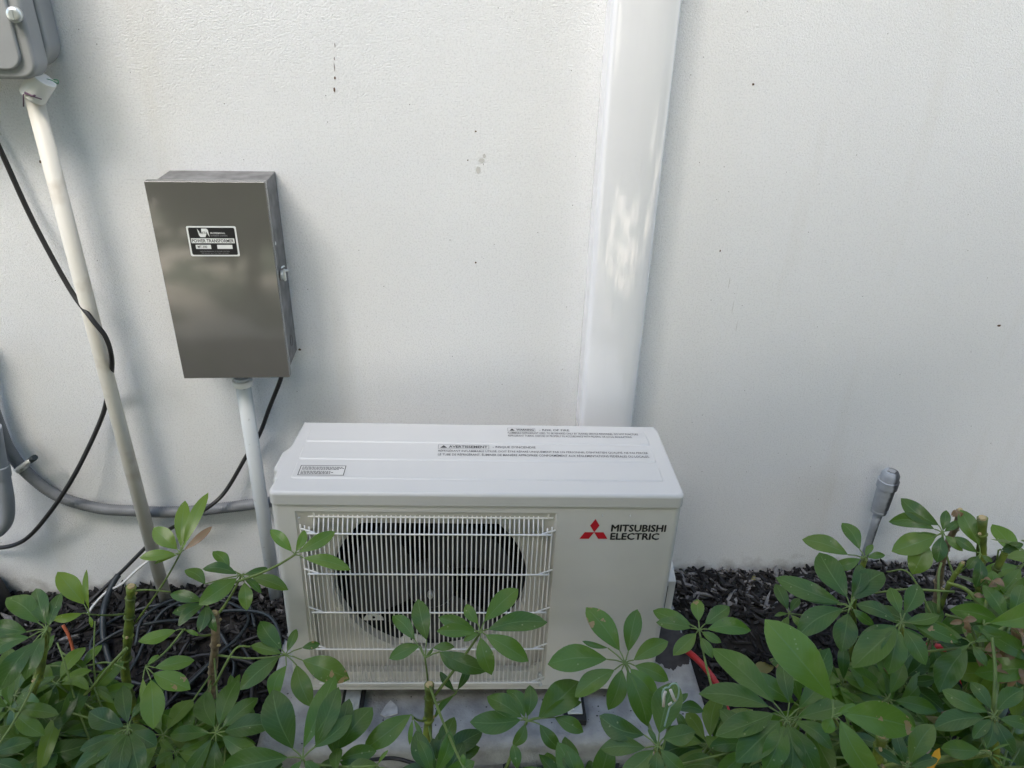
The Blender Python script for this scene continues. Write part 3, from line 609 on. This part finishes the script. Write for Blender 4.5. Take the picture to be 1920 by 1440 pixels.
cable('orange_line','short orange line among the leaves at far left',[(118,1172,-.18),(128,1190,-.19),(136,1215,-.20),(140,1245,-.22)],.0038,MT['orange'],'line')
cable('thin_cable','thin black cable lying along the front foot of the slab',[(690,1425,-.56),(740,1422,-.55),(790,1435,-.57),(840,1442,-.58)],.004,MT['cable'])

# ------------------------------------------------------------------ red hose + brass valve
hs=thing('red_hose','red rubber hose with brass coupling coming from the unit across the slab','hose',(.47,-.30,.03)); o=Vector(hs.location)
hp=[atY(1256,1196,-.217),atY(1262,1206,-.24),atZ(1290,1222,.048),atZ(1320,1250,.05),atZ(1348,1290,.03),atZ(1362,1330,.0),atZ(1378,1370,-.03)]
hp+=[Vector((.62,-.52,-.04)),Vector((.75,-.50,-.035)),atZ(1627,1250,.02)+Vector((-.04,-.03,-.02)),atZ(1640,1240,.03),atZ(1700,1215,.05),atZ(1757,1212,.07),atZ(1775,1226,.06),atZ(1800,1268,.05),atZ(1815,1290,.04),atZ(1850,1330,.0)]
q=MB(); q.tube([p_-o for p_ in curve(hp,8)],.0074,14); q.build('hose',MT['hose'],hs)
q=MB(); a=atY(1250,1172,-.20)-o; c=atY(1256,1196,-.215)-o; q.tube([a,a+(c-a)*.5,a+(c-a)*.55,c],[.0075,.0075,.0105,.0105],8); q.tube([a+Vector((-.02,.0,.004)),a+Vector((.012,0,.002))],.006,8); q.build('brass_coupling',MT['brass'],hs)

# ------------------------------------------------------------------ sprinkler riser
base=atY(1622,1040,-.06); sp=thing('sprinkler_riser','weathered grey sprinkler head on a slim riser pipe by the wall','sprinkler',(base.x,-.06,0)); 
hz=atY(1640,962,-.06).z; tz=atY(1664,884,-.06).z
q=MB(); q.tube([(0,0,-.02),(0,0,hz-.03),(0,0,hz+.004)],[.0075,.0105,.0125],16); q.build('riser_pipe',MT['sprink'],sp)
q=MB(); L_=tz-hz; prof=[(0,.0135),(.003,.0185),(.01,.0195),(.012,.0185),(.02,.0205),(L_*.62,.0225),(L_*.63,.0255),(L_*.80,.0260),(L_*.81,.0235),(L_*.93,.0225),(L_*.97,.0195),(L_,.017)]
q.tube([(0,0,hz+z) for z,r in prof],[r for z,r in prof],24); hd_=q.build('sprinkler_head',MT['sprink'],sp); es=hd_.modifiers.new('edge','EDGE_SPLIT'); es.split_angle=RAD(28)
q=MB(); q.tube([(0,0,tz),(0,0,tz+.003)],.009,16); q.box((-.012,-.0015,tz),(.012,.0015,tz+.002)); q.build('nozzle_cap',MT['plastic_grey'],hd_)

# ------------------------------------------------------------------ umbrella plants
UPV=Vector((0,0,1))
def leaflet(mb, base, tip, n, wr, tint, age, dmg, arch=.10, fold=.18, m=0, kink=0):
    d=tip-base; L=d.length
    if L<.004: return
    t=d/L; n=(n-t*n.dot(t))
    if n.length<1e-4: n=UPV.cross(t)
    n.normalize(); s=t.cross(n); NU,NV=10,4; G=[]
    tw=rnd.gauss(0,.18); sd=rnd.gauss(0,.05); un=rnd.uniform(.9,1.1); wav=rnd.uniform(0,6)
    for i in range(NU+1):
        u=i/NU
        w=L*wr*.54*max(.015,(sin(pi*min(1,u**1.12*.985))**.78 if u<1 else .02)); 
        
        c=base+t*(L*u)+n*(L*arch*(sin(pi*u)*.8 - .25*u*u))+s*(L*sd*sin(pi*u)+L*kink*sin(pi*u))
        a=tw*u; sv=s*cos(a)+n*sin(a); nv=n*cos(a)-s*sin(a); row=[]
        for j in range(NV+1):
            v=j/NV*2-1
            row.append(mb.vert(c+sv*(w*v)+nv*(w*fold*abs(v)*(1 if abs(v)<.9 else .8)+w*.08*sin(u*9+wav)*abs(v)),(u,.5+.5*v),(tint,age,dmg)))
        G.append(row)
    for i in range(NU):
        for j in range(NV): mb.face((G[i][j],G[i][j+1],G[i+1][j+1],G[i+1][j]),m,True)
class Plant:
    def __init__(s,name,label,base,group='umbrella plants in the bed'):
        s.o=thing(name,label,'plant',base,group); s.base=Vector(s.o.location); s.stems=[]
    def stem(s,px,d0,r0_=.006,r1=.008,m='stemgreen',cut=True,ground=True,drift=0,name='stem'):
        P0=atD(px[0][0],px[0][1],d0); pts=[P0]+[atY(x,y,P0.y+drift*(k+1)) for k,(x,y) in enumerate(px[1:])]
        if ground:
            e=pts[-1]; z=gz(e.x,e.y)-.02
            if e.z>z: pts.append(Vector((e.x+.2*(e.x-pts[-2].x),e.y,z)))
        C=curve(pts,7); n=len(C); q=MB()
        rad=[(r0_+(r1-r0_)*k/(n-1))*(1+.08*sin(k*1.9)+(.18 if k%6==0 else 0)) for k in range(n)]
        q.tube([p-s.base for p in C],rad,10)
        if cut: q.tube([C[0]-s.base-(C[1]-C[0]).normalized()*-.001,C[0]-s.base-(C[1]-C[0]).normalized()*.004],[r0_*.98,r0_*.7],10,1)
        for k in range(3,n-2,5):
            t=(C[k+1]-C[k]).normalized(); q.tube([C[k]-t*.003-s.base,C[k]-s.base,C[k]+t*.003-s.base],[rad[k]*.95,rad[k]*1.32,rad[k]*.95],10)
            if rnd.random()<.6:
                a=rnd.random()*6; v=Vector((cos(a),sin(a),.5)); q.tube([C[k]-s.base,C[k]+v*(rad[k]+.006)-s.base],[rad[k]*.45,rad[k]*.3],6,1)
        q.build(name,[MT[m],MT['cut']],s.o); s.stems+=C; return C
    def whorl(s,cx,cy,d,tips,att=None,age=0,tint=None,tilt=.55,petr=.0022,free=False,dmg=0,parent=True,pet=.12,C=None,N=None):
        C=atD(cx,cy,d) if C is None else C; q=MB(); view=(CAM-C).normalized()
        n=N if N is not None else (UPV*tilt+view*(1-tilt)+Vector((rnd.gauss(0,.08),rnd.gauss(0,.05),0))).normalized()
        tint0=rnd.uniform(.1,.6) if tint is None else tint; ya=rnd.uniform(0,.5)
        for tp in tips:
            x,y=tp[0],tp[1]; wr=tp[2] if len(tp)>2 and tp[2] else rnd.uniform(.32,.40); bs=tp[3] if len(tp)>3 else None; ag=tp[4] if len(tp)>4 else age; dm=tp[5] if len(tp)>5 else (dmg if dmg else (1 if rnd.random()<.03 else 0))
            dr=ray(x,y); k=(C-CAM).dot(n)/dr.dot(n); T=CAM+dr*k
            if (T-C).length>.21: T=atD(x,y,d); T=C+(T-C)
            T=T-UPV*(T-C).length*rnd.uniform(-.05,.10)
            if bs: db=ray(*bs); k=(C-CAM).dot(n)/db.dot(n); B=CAM+db*k
            else: B=C+(T-C)*pet
            tt=min(1,max(0,tint0+rnd.gauss(0,.14)))
            q.tube([C-s.base,C.lerp(B,.5)+UPV*.002-s.base,B-s.base],[.0013,.0012,.0012],5,1,cap=False)
            leaflet(q,B-s.base,T-s.base,n,wr,tt,ag+(ya*rnd.random() if ag<.3 else 0),dm)
        # petiole
        if att is not None: A=att if isinstance(att,Vector) else atY(att[0],att[1],min(s.stems,key=lambda p:(p-C).length).y if s.stems else C.y)
        elif s.stems: A=min(s.stems,key=lambda p:(p-(C+Vector((0,.0,-.06)))).length)
        else: A=C-Vector((0,0,.15))
        mid=C.lerp(A,.5)-n*.012-UPV*.004
        if (C-A).length>.003: q.tube([p-s.base for p in curve([C,C.lerp(A,.25)-n*.012,C.lerp(A,.6)-n*.014,A],4)],[petr*.8]*4+[petr*.9]*4+[petr]*5 ,6,1)
        q.build('palmate_leaf',[MT['leaf'],MT['petiole']],s.o,attrs=True); return C
    def fill(s,C,n,R,k=7,age=0,tint=.3,att=None):
        # a leaf of k leaflets spread round centre C with normal n
        q=MB(); n=n.normalized(); a=n.cross(Vector((.3,.7,.2))).normalized(); b=n.cross(a); ph=rnd.random()*6
        for j in range(k):
            t=ph+2*pi*j/k*.92+rnd.gauss(0,.08); L=R*rnd.uniform(.75,1.08); d=(a*cos(t)+b*sin(t)-n*rnd.uniform(.0,.35)).normalized()
            leaflet(q,C+d*L*.14-s.base,C+d*L-s.base,n,rnd.uniform(.32,.42),min(1,max(0,tint+rnd.gauss(0,.15))),age,1 if rnd.random()<.03 else 0)
            q.tube([C-s.base,C+d*L*.15-s.base],.0012,5,1,cap=False)
        A=att if att is not None else C-UPV*.12
        q.tube([p-s.base for p in curve([C,C.lerp(A,.3)-n*.012,A],4)],.002,6,1)
        q.build('palmate_leaf',[MT['leaf'],MT['petiole']],s.o,attrs=True)
PL={}
def plant(key,label,px,py): 
    b=atZ(px,py,-.05); PL[key]=Plant('umbrella_plant',label,(b.x,b.y,gz(b.x,b.y))); return PL[key]

# --- left of the unit
p=plant('a','plant with a bare cut green stem in front of the off-white pipe foot',236,1330)
p.stem([(246,1100),(243,1150),(240,1200),(236,1270)],1.50,.0085,.009)
p.whorl(338,1038,1.47,[(287,988,.48,(332,1030)),(262,1048,.34),(345,930,.26),(391,927,.20),(398,988,.22,None,2),(288,1054,.2),(352,1010,.2)],att=(250,1172),age=.75,tilt=.35)
p.whorl(167,1152,1.44,[(105,1064,.42,(158,1133)),(162,1066,.13),(96,1158,.30,(155,1150)),(172,1175,.3)],att=(244,1150),age=.9,tilt=.3)
p.whorl(175,1288,1.42,[(83,1352,.32,(130,1305),.9),(70,1445,.20,(128,1315),.8),(215,1320,.25),(140,1270,.3),(205,1300,.3)],att=(240,1215),age=.5)
p.whorl(150,1255,1.43,[(192,1210,.35),(165,1275,.3),(118,1262,.3),(140,1238,.3)],att=(238,1250),age=.35)
p=plant('b','plant with a tall brown woody stem between slab and off-white pipe',402,1460)
p.stem([(402,1150),(404,1200),(398,1270),(396,1330),(402,1385),(406,1445)],1.47,.0078,.0088,'stembrown')
p.whorl(453,1078,1.45,[(380,1068,.34),(373,1135,.42),(462,1141,.44,(458,1092)),(541,1108,.36,(470,1080)),(398,1028,.4,(430,1068)),(345,1064,.45,(385,1095)),(502,1062,.34),(490,1112,.3)],att=(404,1158),tint=.25,petr=.003)
p.whorl(553,1040,1.36,[(507,994,.34),(571,993,.36),(628,991,.32,(560,1036)),(657,1060,.28,(569,1046))],att=atD(440,1092,1.45),tint=.75,age=.25,tilt=.4,petr=.0026)
p.whorl(388,1130,1.46,[(318,1112,.34),(322,1145,.36),(334,1174,.36),(374,1187,.42),(405,1182,.3),(352,1155,.3,None,.7)],tint=.15)
p.whorl(345,1180,1.43,[(258,1200,.42,(330,1182)),(372,1190,.3)],att=(398,1190),age=.35,tint=.6)
p.whorl(273,1250,1.36,[(364,1234,.40,(290,1252)),(357,1293,.48,(287,1263)),(288,1369,.42,(283,1275)),(282,1332,.22,(268,1272),.8),(297,1226,.35)],att=atD(345,1180,1.43),tint=.85,age=.2)
p.whorl(536,1228,1.40,[(470,1208,.38),(450,1293,.42,(522,1233)),(513,1312,.40,(537,1248)),(583,1326,.40,(556,1247)),(656,1276,.44,(567,1238),0,1),(600,1206,.42,(566,1215),0,1),(488,1165,.44,(528,1218)),(556,1180,.34)],att=(404,1228),tint=.22)
p.whorl(423,1320,1.44,[(432,1262,.3),(450,1265,.24),(478,1335,.42),(460,1368,.3),(375,1330,.3),(410,1300,.3)],att=(398,1360),tint=.25,age=.2)
p=plant('c','grey-green plant with broad leaves at the far left edge',40,1480)
p.stem([(88,1180),(75,1260),(60,1350)],1.27,.006,.008,cut=False)
p.whorl(88,1180,1.25,[(13,1124,.46,(72,1168)),(67,1103,.40),(113,1108,.34),(106,1137,.44),(-20,1175,.46,(50,1185)),(-25,1222,.42,(55,1195)),(-5,1288,.42,(62,1205)),(60,1246,.5,(76,1200)),(45,1270,.4)],tint=.2,tilt=.5)
p.whorl(20,1330,1.28,[(82,1375,.4),(-40,1290,.4),(70,1320,.36),(-30,1370,.4),(25,1272,.36),(110,1338,.36)],tint=.2)
p.whorl(-25,1425,1.12,[(59,1386,.50,(-10,1410)),(-30,1350,.4),(45,1450,.4)],tint=.12)
p=plant('d','dark leafy plant in the lower left between two stems',240,1490)
p.stem([(241,1368),(236,1440)],1.36,.005,.007,cut=False)
p.whorl(241,1366,1.30,[(147,1402,.40,(215,1378)),(165,1330,.46),(228,1278,.34),(272,1312,.42,(248,1345)),(292,1395,.62,(250,1372)),(262,1460,.42),(190,1462,.42),(222,1470,.4),(135,1440,.4)],tint=.15)
p.whorl(330,1410,1.36,[(395,1375,.42),(290,1430,.5),(340,1470,.5),(388,1425,.5),(300,1385,.34)],tint=.3,age=.15)
# --- below the unit
p=plant('e','plant with large upright leaves at the left front corner of the slab',590,1520)
p.stem([(580,1432),(585,1500)],1.18,.006,.008,cut=False)
p.whorl(568,1422,1.14,[(512,1297,.48,(549,1404)),(408,1436,.42,(540,1420)),(627,1256,.28,(569,1402)),(660,1338,.34,(588,1402)),(635,1290,.34,(592,1400)),(600,1462,.5),(540,1465,.4)],tint=.45,tilt=.35)
p.whorl(628,1425,1.18,[(698,1320,.46,(634,1405)),(655,1310,.34),(706,1405,.42),(620,1345,.34),(700,1450,.4),(602,1460,.4)],tint=.22,tilt=.4)
p.whorl(706,1436,1.10,[(728,1406,.22),(690,1440,.3),(735,1455,.3)],tint=.8,age=.7,tilt=.3)
p=plant('f','plant with a cut bright green stem standing before the fan grille',800,1530)
p.stem([(805,1284),(804,1340),(800,1400),(798,1470)],1.32,.0078,.0085)
p.whorl(774,1344,1.25,[(681,1401,.40,(770,1340)),(768,1395,.2),(790,1392,.2)],att=(803,1348),tint=.7)
p.whorl(797,1234,1.31,[(729,1232,.40,(788,1210)),(735,1147,.36,(778,1200)),(783,1121,.40,(800,1200)),(852,1210,.4,(812,1215)),(914,1256,.34,(826,1222)),(871,1258,.42,(824,1222)),(812,1216,.3)],att=(803,1352),tint=.3,tilt=.4)
p.whorl(901,1186,1.27,[(972,1095,.36,(908,1165)),(1027,1166,.32,(915,1180)),(991,1242,.38,(910,1190)),(922,1262,.44,(901,1195)),(819,1184,.34),(822,1152,.34),(874,1128,.46,(896,1170)),(869,1203,.40)],att=(812,1308),tint=.55,tilt=.4,petr=.0026)
p.whorl(855,1300,1.34,[(825,1260,.3),(815,1345,.2),(880,1246,.28)],att=(806,1320),tint=.1,tilt=.3)
p.whorl(820,1430,1.24,[(812,1385,.5),(852,1340,.38),(835,1365,.45),(905,1370,.42),(900,1400,.4),(870,1455,.4),(780,1440,.4)],tint=.12,tilt=.4)
p.whorl(870,1440,1.05,[(868,1412,.45),(900,1470,.4),(840,1475,.4)],tint=.8,tilt=.3)
p=plant('g','low plant of one wide leaf fan over the front of the slab',945,1530)
p.stem([(945,1450),(945,1500)],1.26,.004,.006,cut=False)
p.whorl(988,1352,1.22,[(881,1348,.42,(976,1350)),(913,1300,.50,(978,1345)),(950,1288,.44),(994,1281,.42),(1086,1274,.50,(1010,1345)),(1091,1316,.24,(1012,1348)),(1094,1374,.46,(1040,1345)),(1050,1404,.44,(1012,1358)),(962,1397,.46)],att=(945,1450),tint=.35,tilt=.45,petr=.003)
p.whorl(972,1450,1.05,[(962,1395,.46),(1010,1470,.5),(930,1475,.4)],tint=.7,tilt=.3)
p.whorl(1080,1455,1.1,[(1062,1408,.46),(1055,1420,.4),(1110,1475,.4),(1030,1470,.4)],tint=.4,tilt=.35)
p=plant('h','plant with a scarred pale-trailed leaf at the right front of the slab',1225,1530)
p.stem([(1234,1402),(1228,1480)],1.18,.005,.007,cut=False)
p.whorl(1172,1243,1.25,[(1027,1237,.42,(1138,1236)),(1099,1134,.40,(1162,1220)),(1195,1142,.38,(1178,1222)),(1254,1197,.40,(1188,1238)),(1254,1275,.44,(1190,1248)),(1078,1300,.42,(1152,1256)),(1140,1333,.42,(1166,1255)),(1214,1360,.40,(1176,1258)),(1233,1315,.46,(1182,1254)),(1092,1197,.2,(1140,1215))],tint=.5,tilt=.42,petr=.003)
hc=p.whorl(1233,1400,1.12,[(1124,1336,.42,(1208,1378)),(1127,1397,.40,(1210,1402)),(1268,1278,.52,(1236,1375)),(1304,1370,.56,(1243,1385)),(1165,1450,.5),(1285,1448,.46),(1215,1365,.3),(1230,1470,.5)],tint=.2,tilt=.45)
p.whorl(1262,1330,1.24,[(1240,1290,.4),(1285,1362,.4),(1290,1300,.3),(1320,1330,.42),(1250,1365,.4)],tint=.15,tilt=.45)
# --- right
p=plant('i','plant beside the red hose with one neat leaf fan',1345,1480)
p.stem([(1352,1380),(1375,1410),(1372,1480)],1.32,.007,.009,'stembrown',cut=True)
p.whorl(1311,1182,1.36,[(1225,1138,.40,(1296,1172)),(1230,1168,.36,(1296,1178)),(1308,1120,.50,(1310,1165)),(1367,1137,.48,(1322,1170)),(1408,1181,.38,(1326,1180)),(1353,1202,.44),(1336,1234,.44,(1314,1195)),(1262,1229,.44)],att=(1335,1290),tint=.4,tilt=.5)
p=plant('j','large plant with long drooping leaves at the bottom right of the slab',1480,1540)
p.stem([(1475,1350),(1470,1440)],1.18,.006,.009,cut=False)
p.whorl(1475,1350,1.10,[(1338,1207,.36,(1452,1318)),(1310,1302,.36,(1442,1325)),(1341,1382,.36,(1450,1338)),(1380,1430,.42,(1462,1352)),(1482,1455,.40,(1476,1358)),(1560,1406,.42,(1490,1352)),(1468,1240,.34,(1480,1318)),(1548,1276,.36,(1498,1328)),(1590,1320,.36,(1496,1345)),(1432,1450,.4),(1535,1450,.4)],tint=.4,tilt=.5)
p=plant('k','bright green plant with torn leaves in the lower right',1640,1540)
p.stem([(1655,1378),(1645,1425),(1640,1470)],1.10,.008,.008,'stemgreen')
p.whorl(1562,1344,1.02,[(1434,1163,.40,(1561,1312)),(1719,1360,.46,(1578,1337),.3,1),(1650,1462,.40,(1575,1350)),(1548,1372,.8),(1605,1318,.25)],att=(1640,1440),tint=.9,age=.25,tilt=.4,petr=.003)
p.whorl(1700,1440,1.08,[(1750,1360,.42),(1640,1400,.3),(1680,1372,.4),(1760,1420,.4),(1720,1470,.4)],tint=.1,tilt=.4)
p=plant('l','plant with rounded dark leaves in front of the sprinkler riser',1600,1300)
p.stem([(1621,1048),(1600,1130),(1595,1230)],1.44,.005,.007,cut=False)
p.whorl(1621,1046,1.43,[(1504,1011,.40,(1590,1040)),(1579,979,.42,(1612,1030)),(1637,1020,.4,None,.4),(1660,1040,.4),(1560,1060,.4)],tint=.25,tilt=.45)
p.whorl(1594,1138,1.35,[(1538,1027,.46,(1588,1120)),(1613,1057,.38,(1598,1120)),(1659,1066,.54,(1603,1124)),(1480,1098,.40,(1570,1133)),(1495,1192,.42,(1580,1142)),(1577,1224,.52,(1590,1150)),(1640,1170,.4),(1455,1080,.3)],tint=.25,tilt=.5)
p.whorl(1480,1150,1.45,[(1455,1092,.4),(1452,1155,.3),(1500,1120,.4),(1510,1180,.4),(1465,1200,.3)],tint=.3)
p=plant('m','plant with a nine-leaflet fan right of the sprinkler riser',1690,1330)
p.stem([(1690,1172),(1685,1260)],1.32,.005,.007,cut=False)
p.whorl(1690,1168,1.28,[(1607,1128,.38),(1671,1096,.42,(1688,1150)),(1722,1096,.46,(1697,1150)),(1762,1153,.40),(1800,1198,.36,(1712,1170)),(1736,1246,.44,(1696,1180)),(1667,1260,.48,(1686,1182)),(1600,1246,.46,(1680,1176)),(1606,1208,.36)],tint=.3,tilt=.55)
p=plant('n','tall pruned plant with bare cut stems at the right edge',1840,1330)
p.stem([(1842,972),(1840,1040),(1838,1110),(1850,1200)],1.45,.0085,.010,'stemgreen')
p.stem([(1800,957),(1793,985),(1770,1040),(1755,1130),(1748,1200)],1.52,.006,.0085,'stembrown')
p.stem([(1893,1022),(1872,1060),(1846,1108)],1.45,.0055,.0075,'stemgreen',ground=False)
p.stem([(1805,1056),(1778,1100),(1756,1160)],1.47,.004,.0055,'stemgreen',ground=False)
p.stem([(1918,1118),(1880,1125),(1850,1140)],1.40,.006,.007,'stemgreen',ground=False)
p.whorl(1767,1000,1.50,[(1690,932,.40,(1760,985)),(1668,973,.36,(1752,992)),(1703,1018,.40),(1673,1031,.48,None,.6),(1712,1073,.58,(1735,1015),.5),(1758,1052,.5),(1806,1032,.4,None,.4),(1800,975,.38),(1775,955,.4)],tint=.2,tilt=.3)
p.whorl(1838,1040,1.46,[(1800,958,.44,(1836,1022)),(1790,1005,.4),(1862,1052,.5),(1815,1065,.5),(1830,1100,.4)],tint=.1,tilt=.25)
p.whorl(1872,1032,1.45,[(1920,1018,.40),(1930,1040,.2)],tint=.05,tilt=.3)
p.whorl(1870,1120,1.40,[(1975,1090,.5),(1895,1180,.4),(1925,1150,.5),(1830,1150,.5),(1860,1070,.5)],tint=.25,tilt=.45)
p.whorl(1820,1206,1.27,[(1761,1296,.46,(1812,1215)),(1718,1170,.42,(1805,1196)),(1880,1190,.3),(1850,1250,.4),(1790,1230,.3)],att=(1848,1180),tint=.4,tilt=.45)
p.whorl(1845,1172,1.25,[(1975,1115,.34,(1856,1168))],tint=.2,age=.3,tilt=.25)
p=plant('o','plant with a yellow-tipped leaf in the bottom right corner',1850,1540)
p.stem([(1852,1412),(1740,1428),(1640,1444)],1.12,.0045,.006,'stemgreen',ground=False)
p.stem([(1864,1346),(1868,1420),(1865,1500)],1.20,.005,.007,cut=False)
p.whorl(1863,1344,1.16,[(1752,1361,.40,(1845,1346)),(1766,1294,.42,(1852,1335)),(1820,1276,.42,(1858,1330)),(1918,1293,.46,(1870,1332)),(1940,1360,.44,(1875,1348)),(1905,1410,.46),(1850,1400,.4),(1825,1385,.4)],tint=.15,tilt=.55)
p.whorl(1852,1412,1.10,[(1765,1400,.50,(1838,1408)),(1895,1395,.10),(1845,1385,.10),(1905,1430,.1),(1888,1442,.12)],att=atD(1800,1420,1.115),tint=.5,age=.2,tilt=.45)
q=MB(); o_=PL['o'].base
q2=[(1762,1402),(1752,1408),(1738,1432),(1736,1450),(1748,1446),(1756,1432),(1764,1420)]
q.prism([(0,0),(1,0),(1,1)],'z',0,.0001) if False else None
q.face([q.vert(atD(x,y,1.085)-o_) for x,y in q2]); q.face([q.vert(atD(x,y,1.0865)-o_) for x,y in q2[::-1]]); q.build('yellow_leaf_tip',MT['yellow'],PL['o'].o)
# leaf-miner scars on the pale-trailed leaf
q=MB(); b_=PL['h'].base
for pts,r in (([(1244,1325),(1245,1305),(1248,1296)],.0022),([(1257,1293),(1262,1306),(1266,1314)],.0024),([(1253,1322),(1260,1317)],.0018)):
    q.tube([atD(x,y,1.105)-b_ for x,y in pts],r,6)
q.build('leaf_scar',MT['scar'],PL['h'].o)
q=MB(); q.tube([atD(x,y,1.107)-b_ for x,y in curve([Vector((a,c,0)) for a,c in ((1243,1322),(1242,1300),(1247,1290),(1254,1289),(1259,1283),(1268,1282),(1273,1292),(1271,1308),(1264,1318),(1256,1326),(1252,1340),(1246,1362))],4) for x,y in ((x.x,x.y),)] if False else [atD(v.x,v.y,1.107)-b_ for v in curve([(1243,1322,0),(1242,1300,0),(1247,1290,0),(1254,1289,0),(1259,1283,0),(1268,1282,0),(1273,1292,0),(1271,1308,0),(1264,1318,0),(1256,1326,0),(1252,1340,0),(1246,1362,0)],4)],.0013,5)
q.build('leaf_trail',MT['miner'],PL['h'].o)

def stalk(key,pts,d,r,m='petiole',dd=.02):
    P=PL[key]; q=MB(); C=curve([atD(x,y,d+dd*k) for k,(x,y) in enumerate(pts)],6)
    q.tube([c-P.base for c in C],[r*(1-.35*k/len(C)) for k in range(len(C))],7); q.build('stalk',MT[m],P.o)
for pts,d,r in (([(1846,1150),(1815,1108),(1775,1092)],1.36,.0045),([(1840,1235),(1842,1180),(1850,1125)],1.30,.0042),([(1838,1228),(1815,1170),(1772,1152)],1.32,.0034),([(1905,1290),(1885,1225),(1858,1160)],1.30,.0034),([(1750,1160),(1705,1075),(1662,1072)],1.42,.0022),([(1760,1150),(1760,1080),(1765,1055)],1.44,.003),([(1870,1225),(1820,1215),(1730,1222)],1.26,.003),([(1850,1200),(1900,1165),(1930,1160)],1.3,.005),([(1790,1110),(1700,1105),(1640,1112)],1.4,.0025),([(1862,1340),(1866,1260),(1860,1195)],1.2,.0035),([(1680,1290),(1650,1220),(1600,1190)],1.35,.003)): stalk('n',pts,d,r,'stemgreen' if r>.004 else 'petiole')
for pts,d,r,k in (([(238,1215),(205,1250),(172,1290),(135,1330),(70,1442)],1.36,.0032,'a'),([(236,1255),(200,1242),(150,1250),(85,1248)],1.42,.002,'a'),([(190,1440),(150,1340),(120,1240),(107,1205)],1.36,.0022,'a'),([(182,1320),(176,1240),(178,1165)],1.42,.002,'a'),([(205,1365),(180,1300),(160,1262),(115,1222)],1.4,.0022,'a'),([(400,1345),(370,1362),(335,1375)],1.42,.003,'b'),([(440,1420),(455,1380),(470,1345)],1.42,.002,'b'),([(402,1285),(440,1218),(470,1212)],1.45,.0025,'b'),([(420,1440),(424,1380),(424,1330)],1.44,.002,'b'),([(245,1108),(280,1106),(320,1110)],1.5,.0022,'a')): stalk(k,pts,d,r,dd=.01)
# --- lower filler leaves of the same plants
def filler(keys,x0,x1,y0,y1,n,dlo,dhi,R=(.075,.115)):
    for _ in range(n):
        x=rnd.uniform(x0,x1); y=rnd.uniform(y0,y1); d=rnd.uniform(dlo,dhi); C=atD(x,y,d)
        zg=gz(C.x,C.y)
        if C.z<zg+.03 or C.y>-.10: continue
        if -.47<C.x<.54 and C.y>-.53 and C.z<.12: continue
        if -.44<C.x<.45 and C.y>-.47: continue
        P=min((PL[k] for k in keys),key=lambda q_:(q_.base-C).length)
        st=[s_ for s_ in P.stems if s_.z<C.z]; A=min(st or P.stems or [P.base],key=lambda q_:(q_-C).length)
        if (A-C).length>.22: A=Vector((C.x+rnd.gauss(0,.03),C.y+rnd.gauss(0,.03),zg))
        nn=UPV*.75+Vector((rnd.gauss(0,.28),rnd.gauss(-.25,.28),0))
        P.fill(C,nn,rnd.uniform(*R),rnd.choice((6,7,8)),age=rnd.choice((0,0,.1,.25,.5)),tint=rnd.uniform(.05,.75),att=A)
filler('cd',-60,170,1270,1470,20,1.30,1.5)
filler('abd',100,480,1340,1490,19,1.34,1.58)
filler('efg',480,1100,1440,1530,8,1.1,1.25)
filler('hij',1280,1480,1385,1500,9,1.22,1.4)
filler('jklm',1490,1760,1250,1500,30,1.22,1.5)
filler('no',1740,2000,1150,1500,26,1.22,1.52)
filler('no',1880,2050,1050,1200,8,1.4,1.55)
# withered brown leaves at the right edge
def dead(px,py,d,R,key,lab=None):
    C=atD(px,py,d); P=PL[key]; q=MB()
    for k in range(3):
        dirv=Vector((rnd.gauss(0,1),rnd.gauss(0,.6),rnd.gauss(-.2,.4))).normalized()
        leaflet(q,C-P.base,C+dirv*R-P.base,Vector((rnd.gauss(0,.4),-.5,.8)),rnd.uniform(.4,.6),rnd.random(),2,0,arch=.25,fold=.7)
    q.build('withered_leaf',MT['leaf'],P.o,attrs=True)
for x,y,d,R in ((1895,1180,1.27,.032),(1872,1205,1.27,.03),(1912,1215,1.25,.036),(1915,1250,1.25,.036),(1885,1255,1.26,.03),(1850,1225,1.27,.028),(1918,1190,1.26,.03),(1900,1275,1.26,.032),(1805,1165,1.3,.022),(1812,1180,1.3,.02),(1860,1090,1.36,.024),(1845,1125,1.36,.02),(1795,958,1.45,.016),(1700,1395,1.28,.04),(1765,1335,1.28,.04),(1640,1240,1.36,.04)): dead(x,y,d,R,'n' if y<1300 else 'k')
def litter(px,py,label,R):
    C=atZ(px,py,.02); C.z=gz(C.x,C.y)+.012; q=MB(); dirv=Vector((1,rnd.gauss(0,.4),.05)).normalized()
    leaflet(q,Vector((0,0,0))-dirv*R*.5,dirv*R*.5,UPV,.5,.4,1.6,0,arch=.12,fold=.3); o=q.build('fallen_leaf',MT['leaf'],attrs=True); o.location=C; tag(o,label,'leaf')
litter(1440,1235,'dry fallen leaf on the dark mulch right of the slab',.07)
litter(1409,1088,'small green-brown fallen leaf on the mulch at the wall foot',.035)
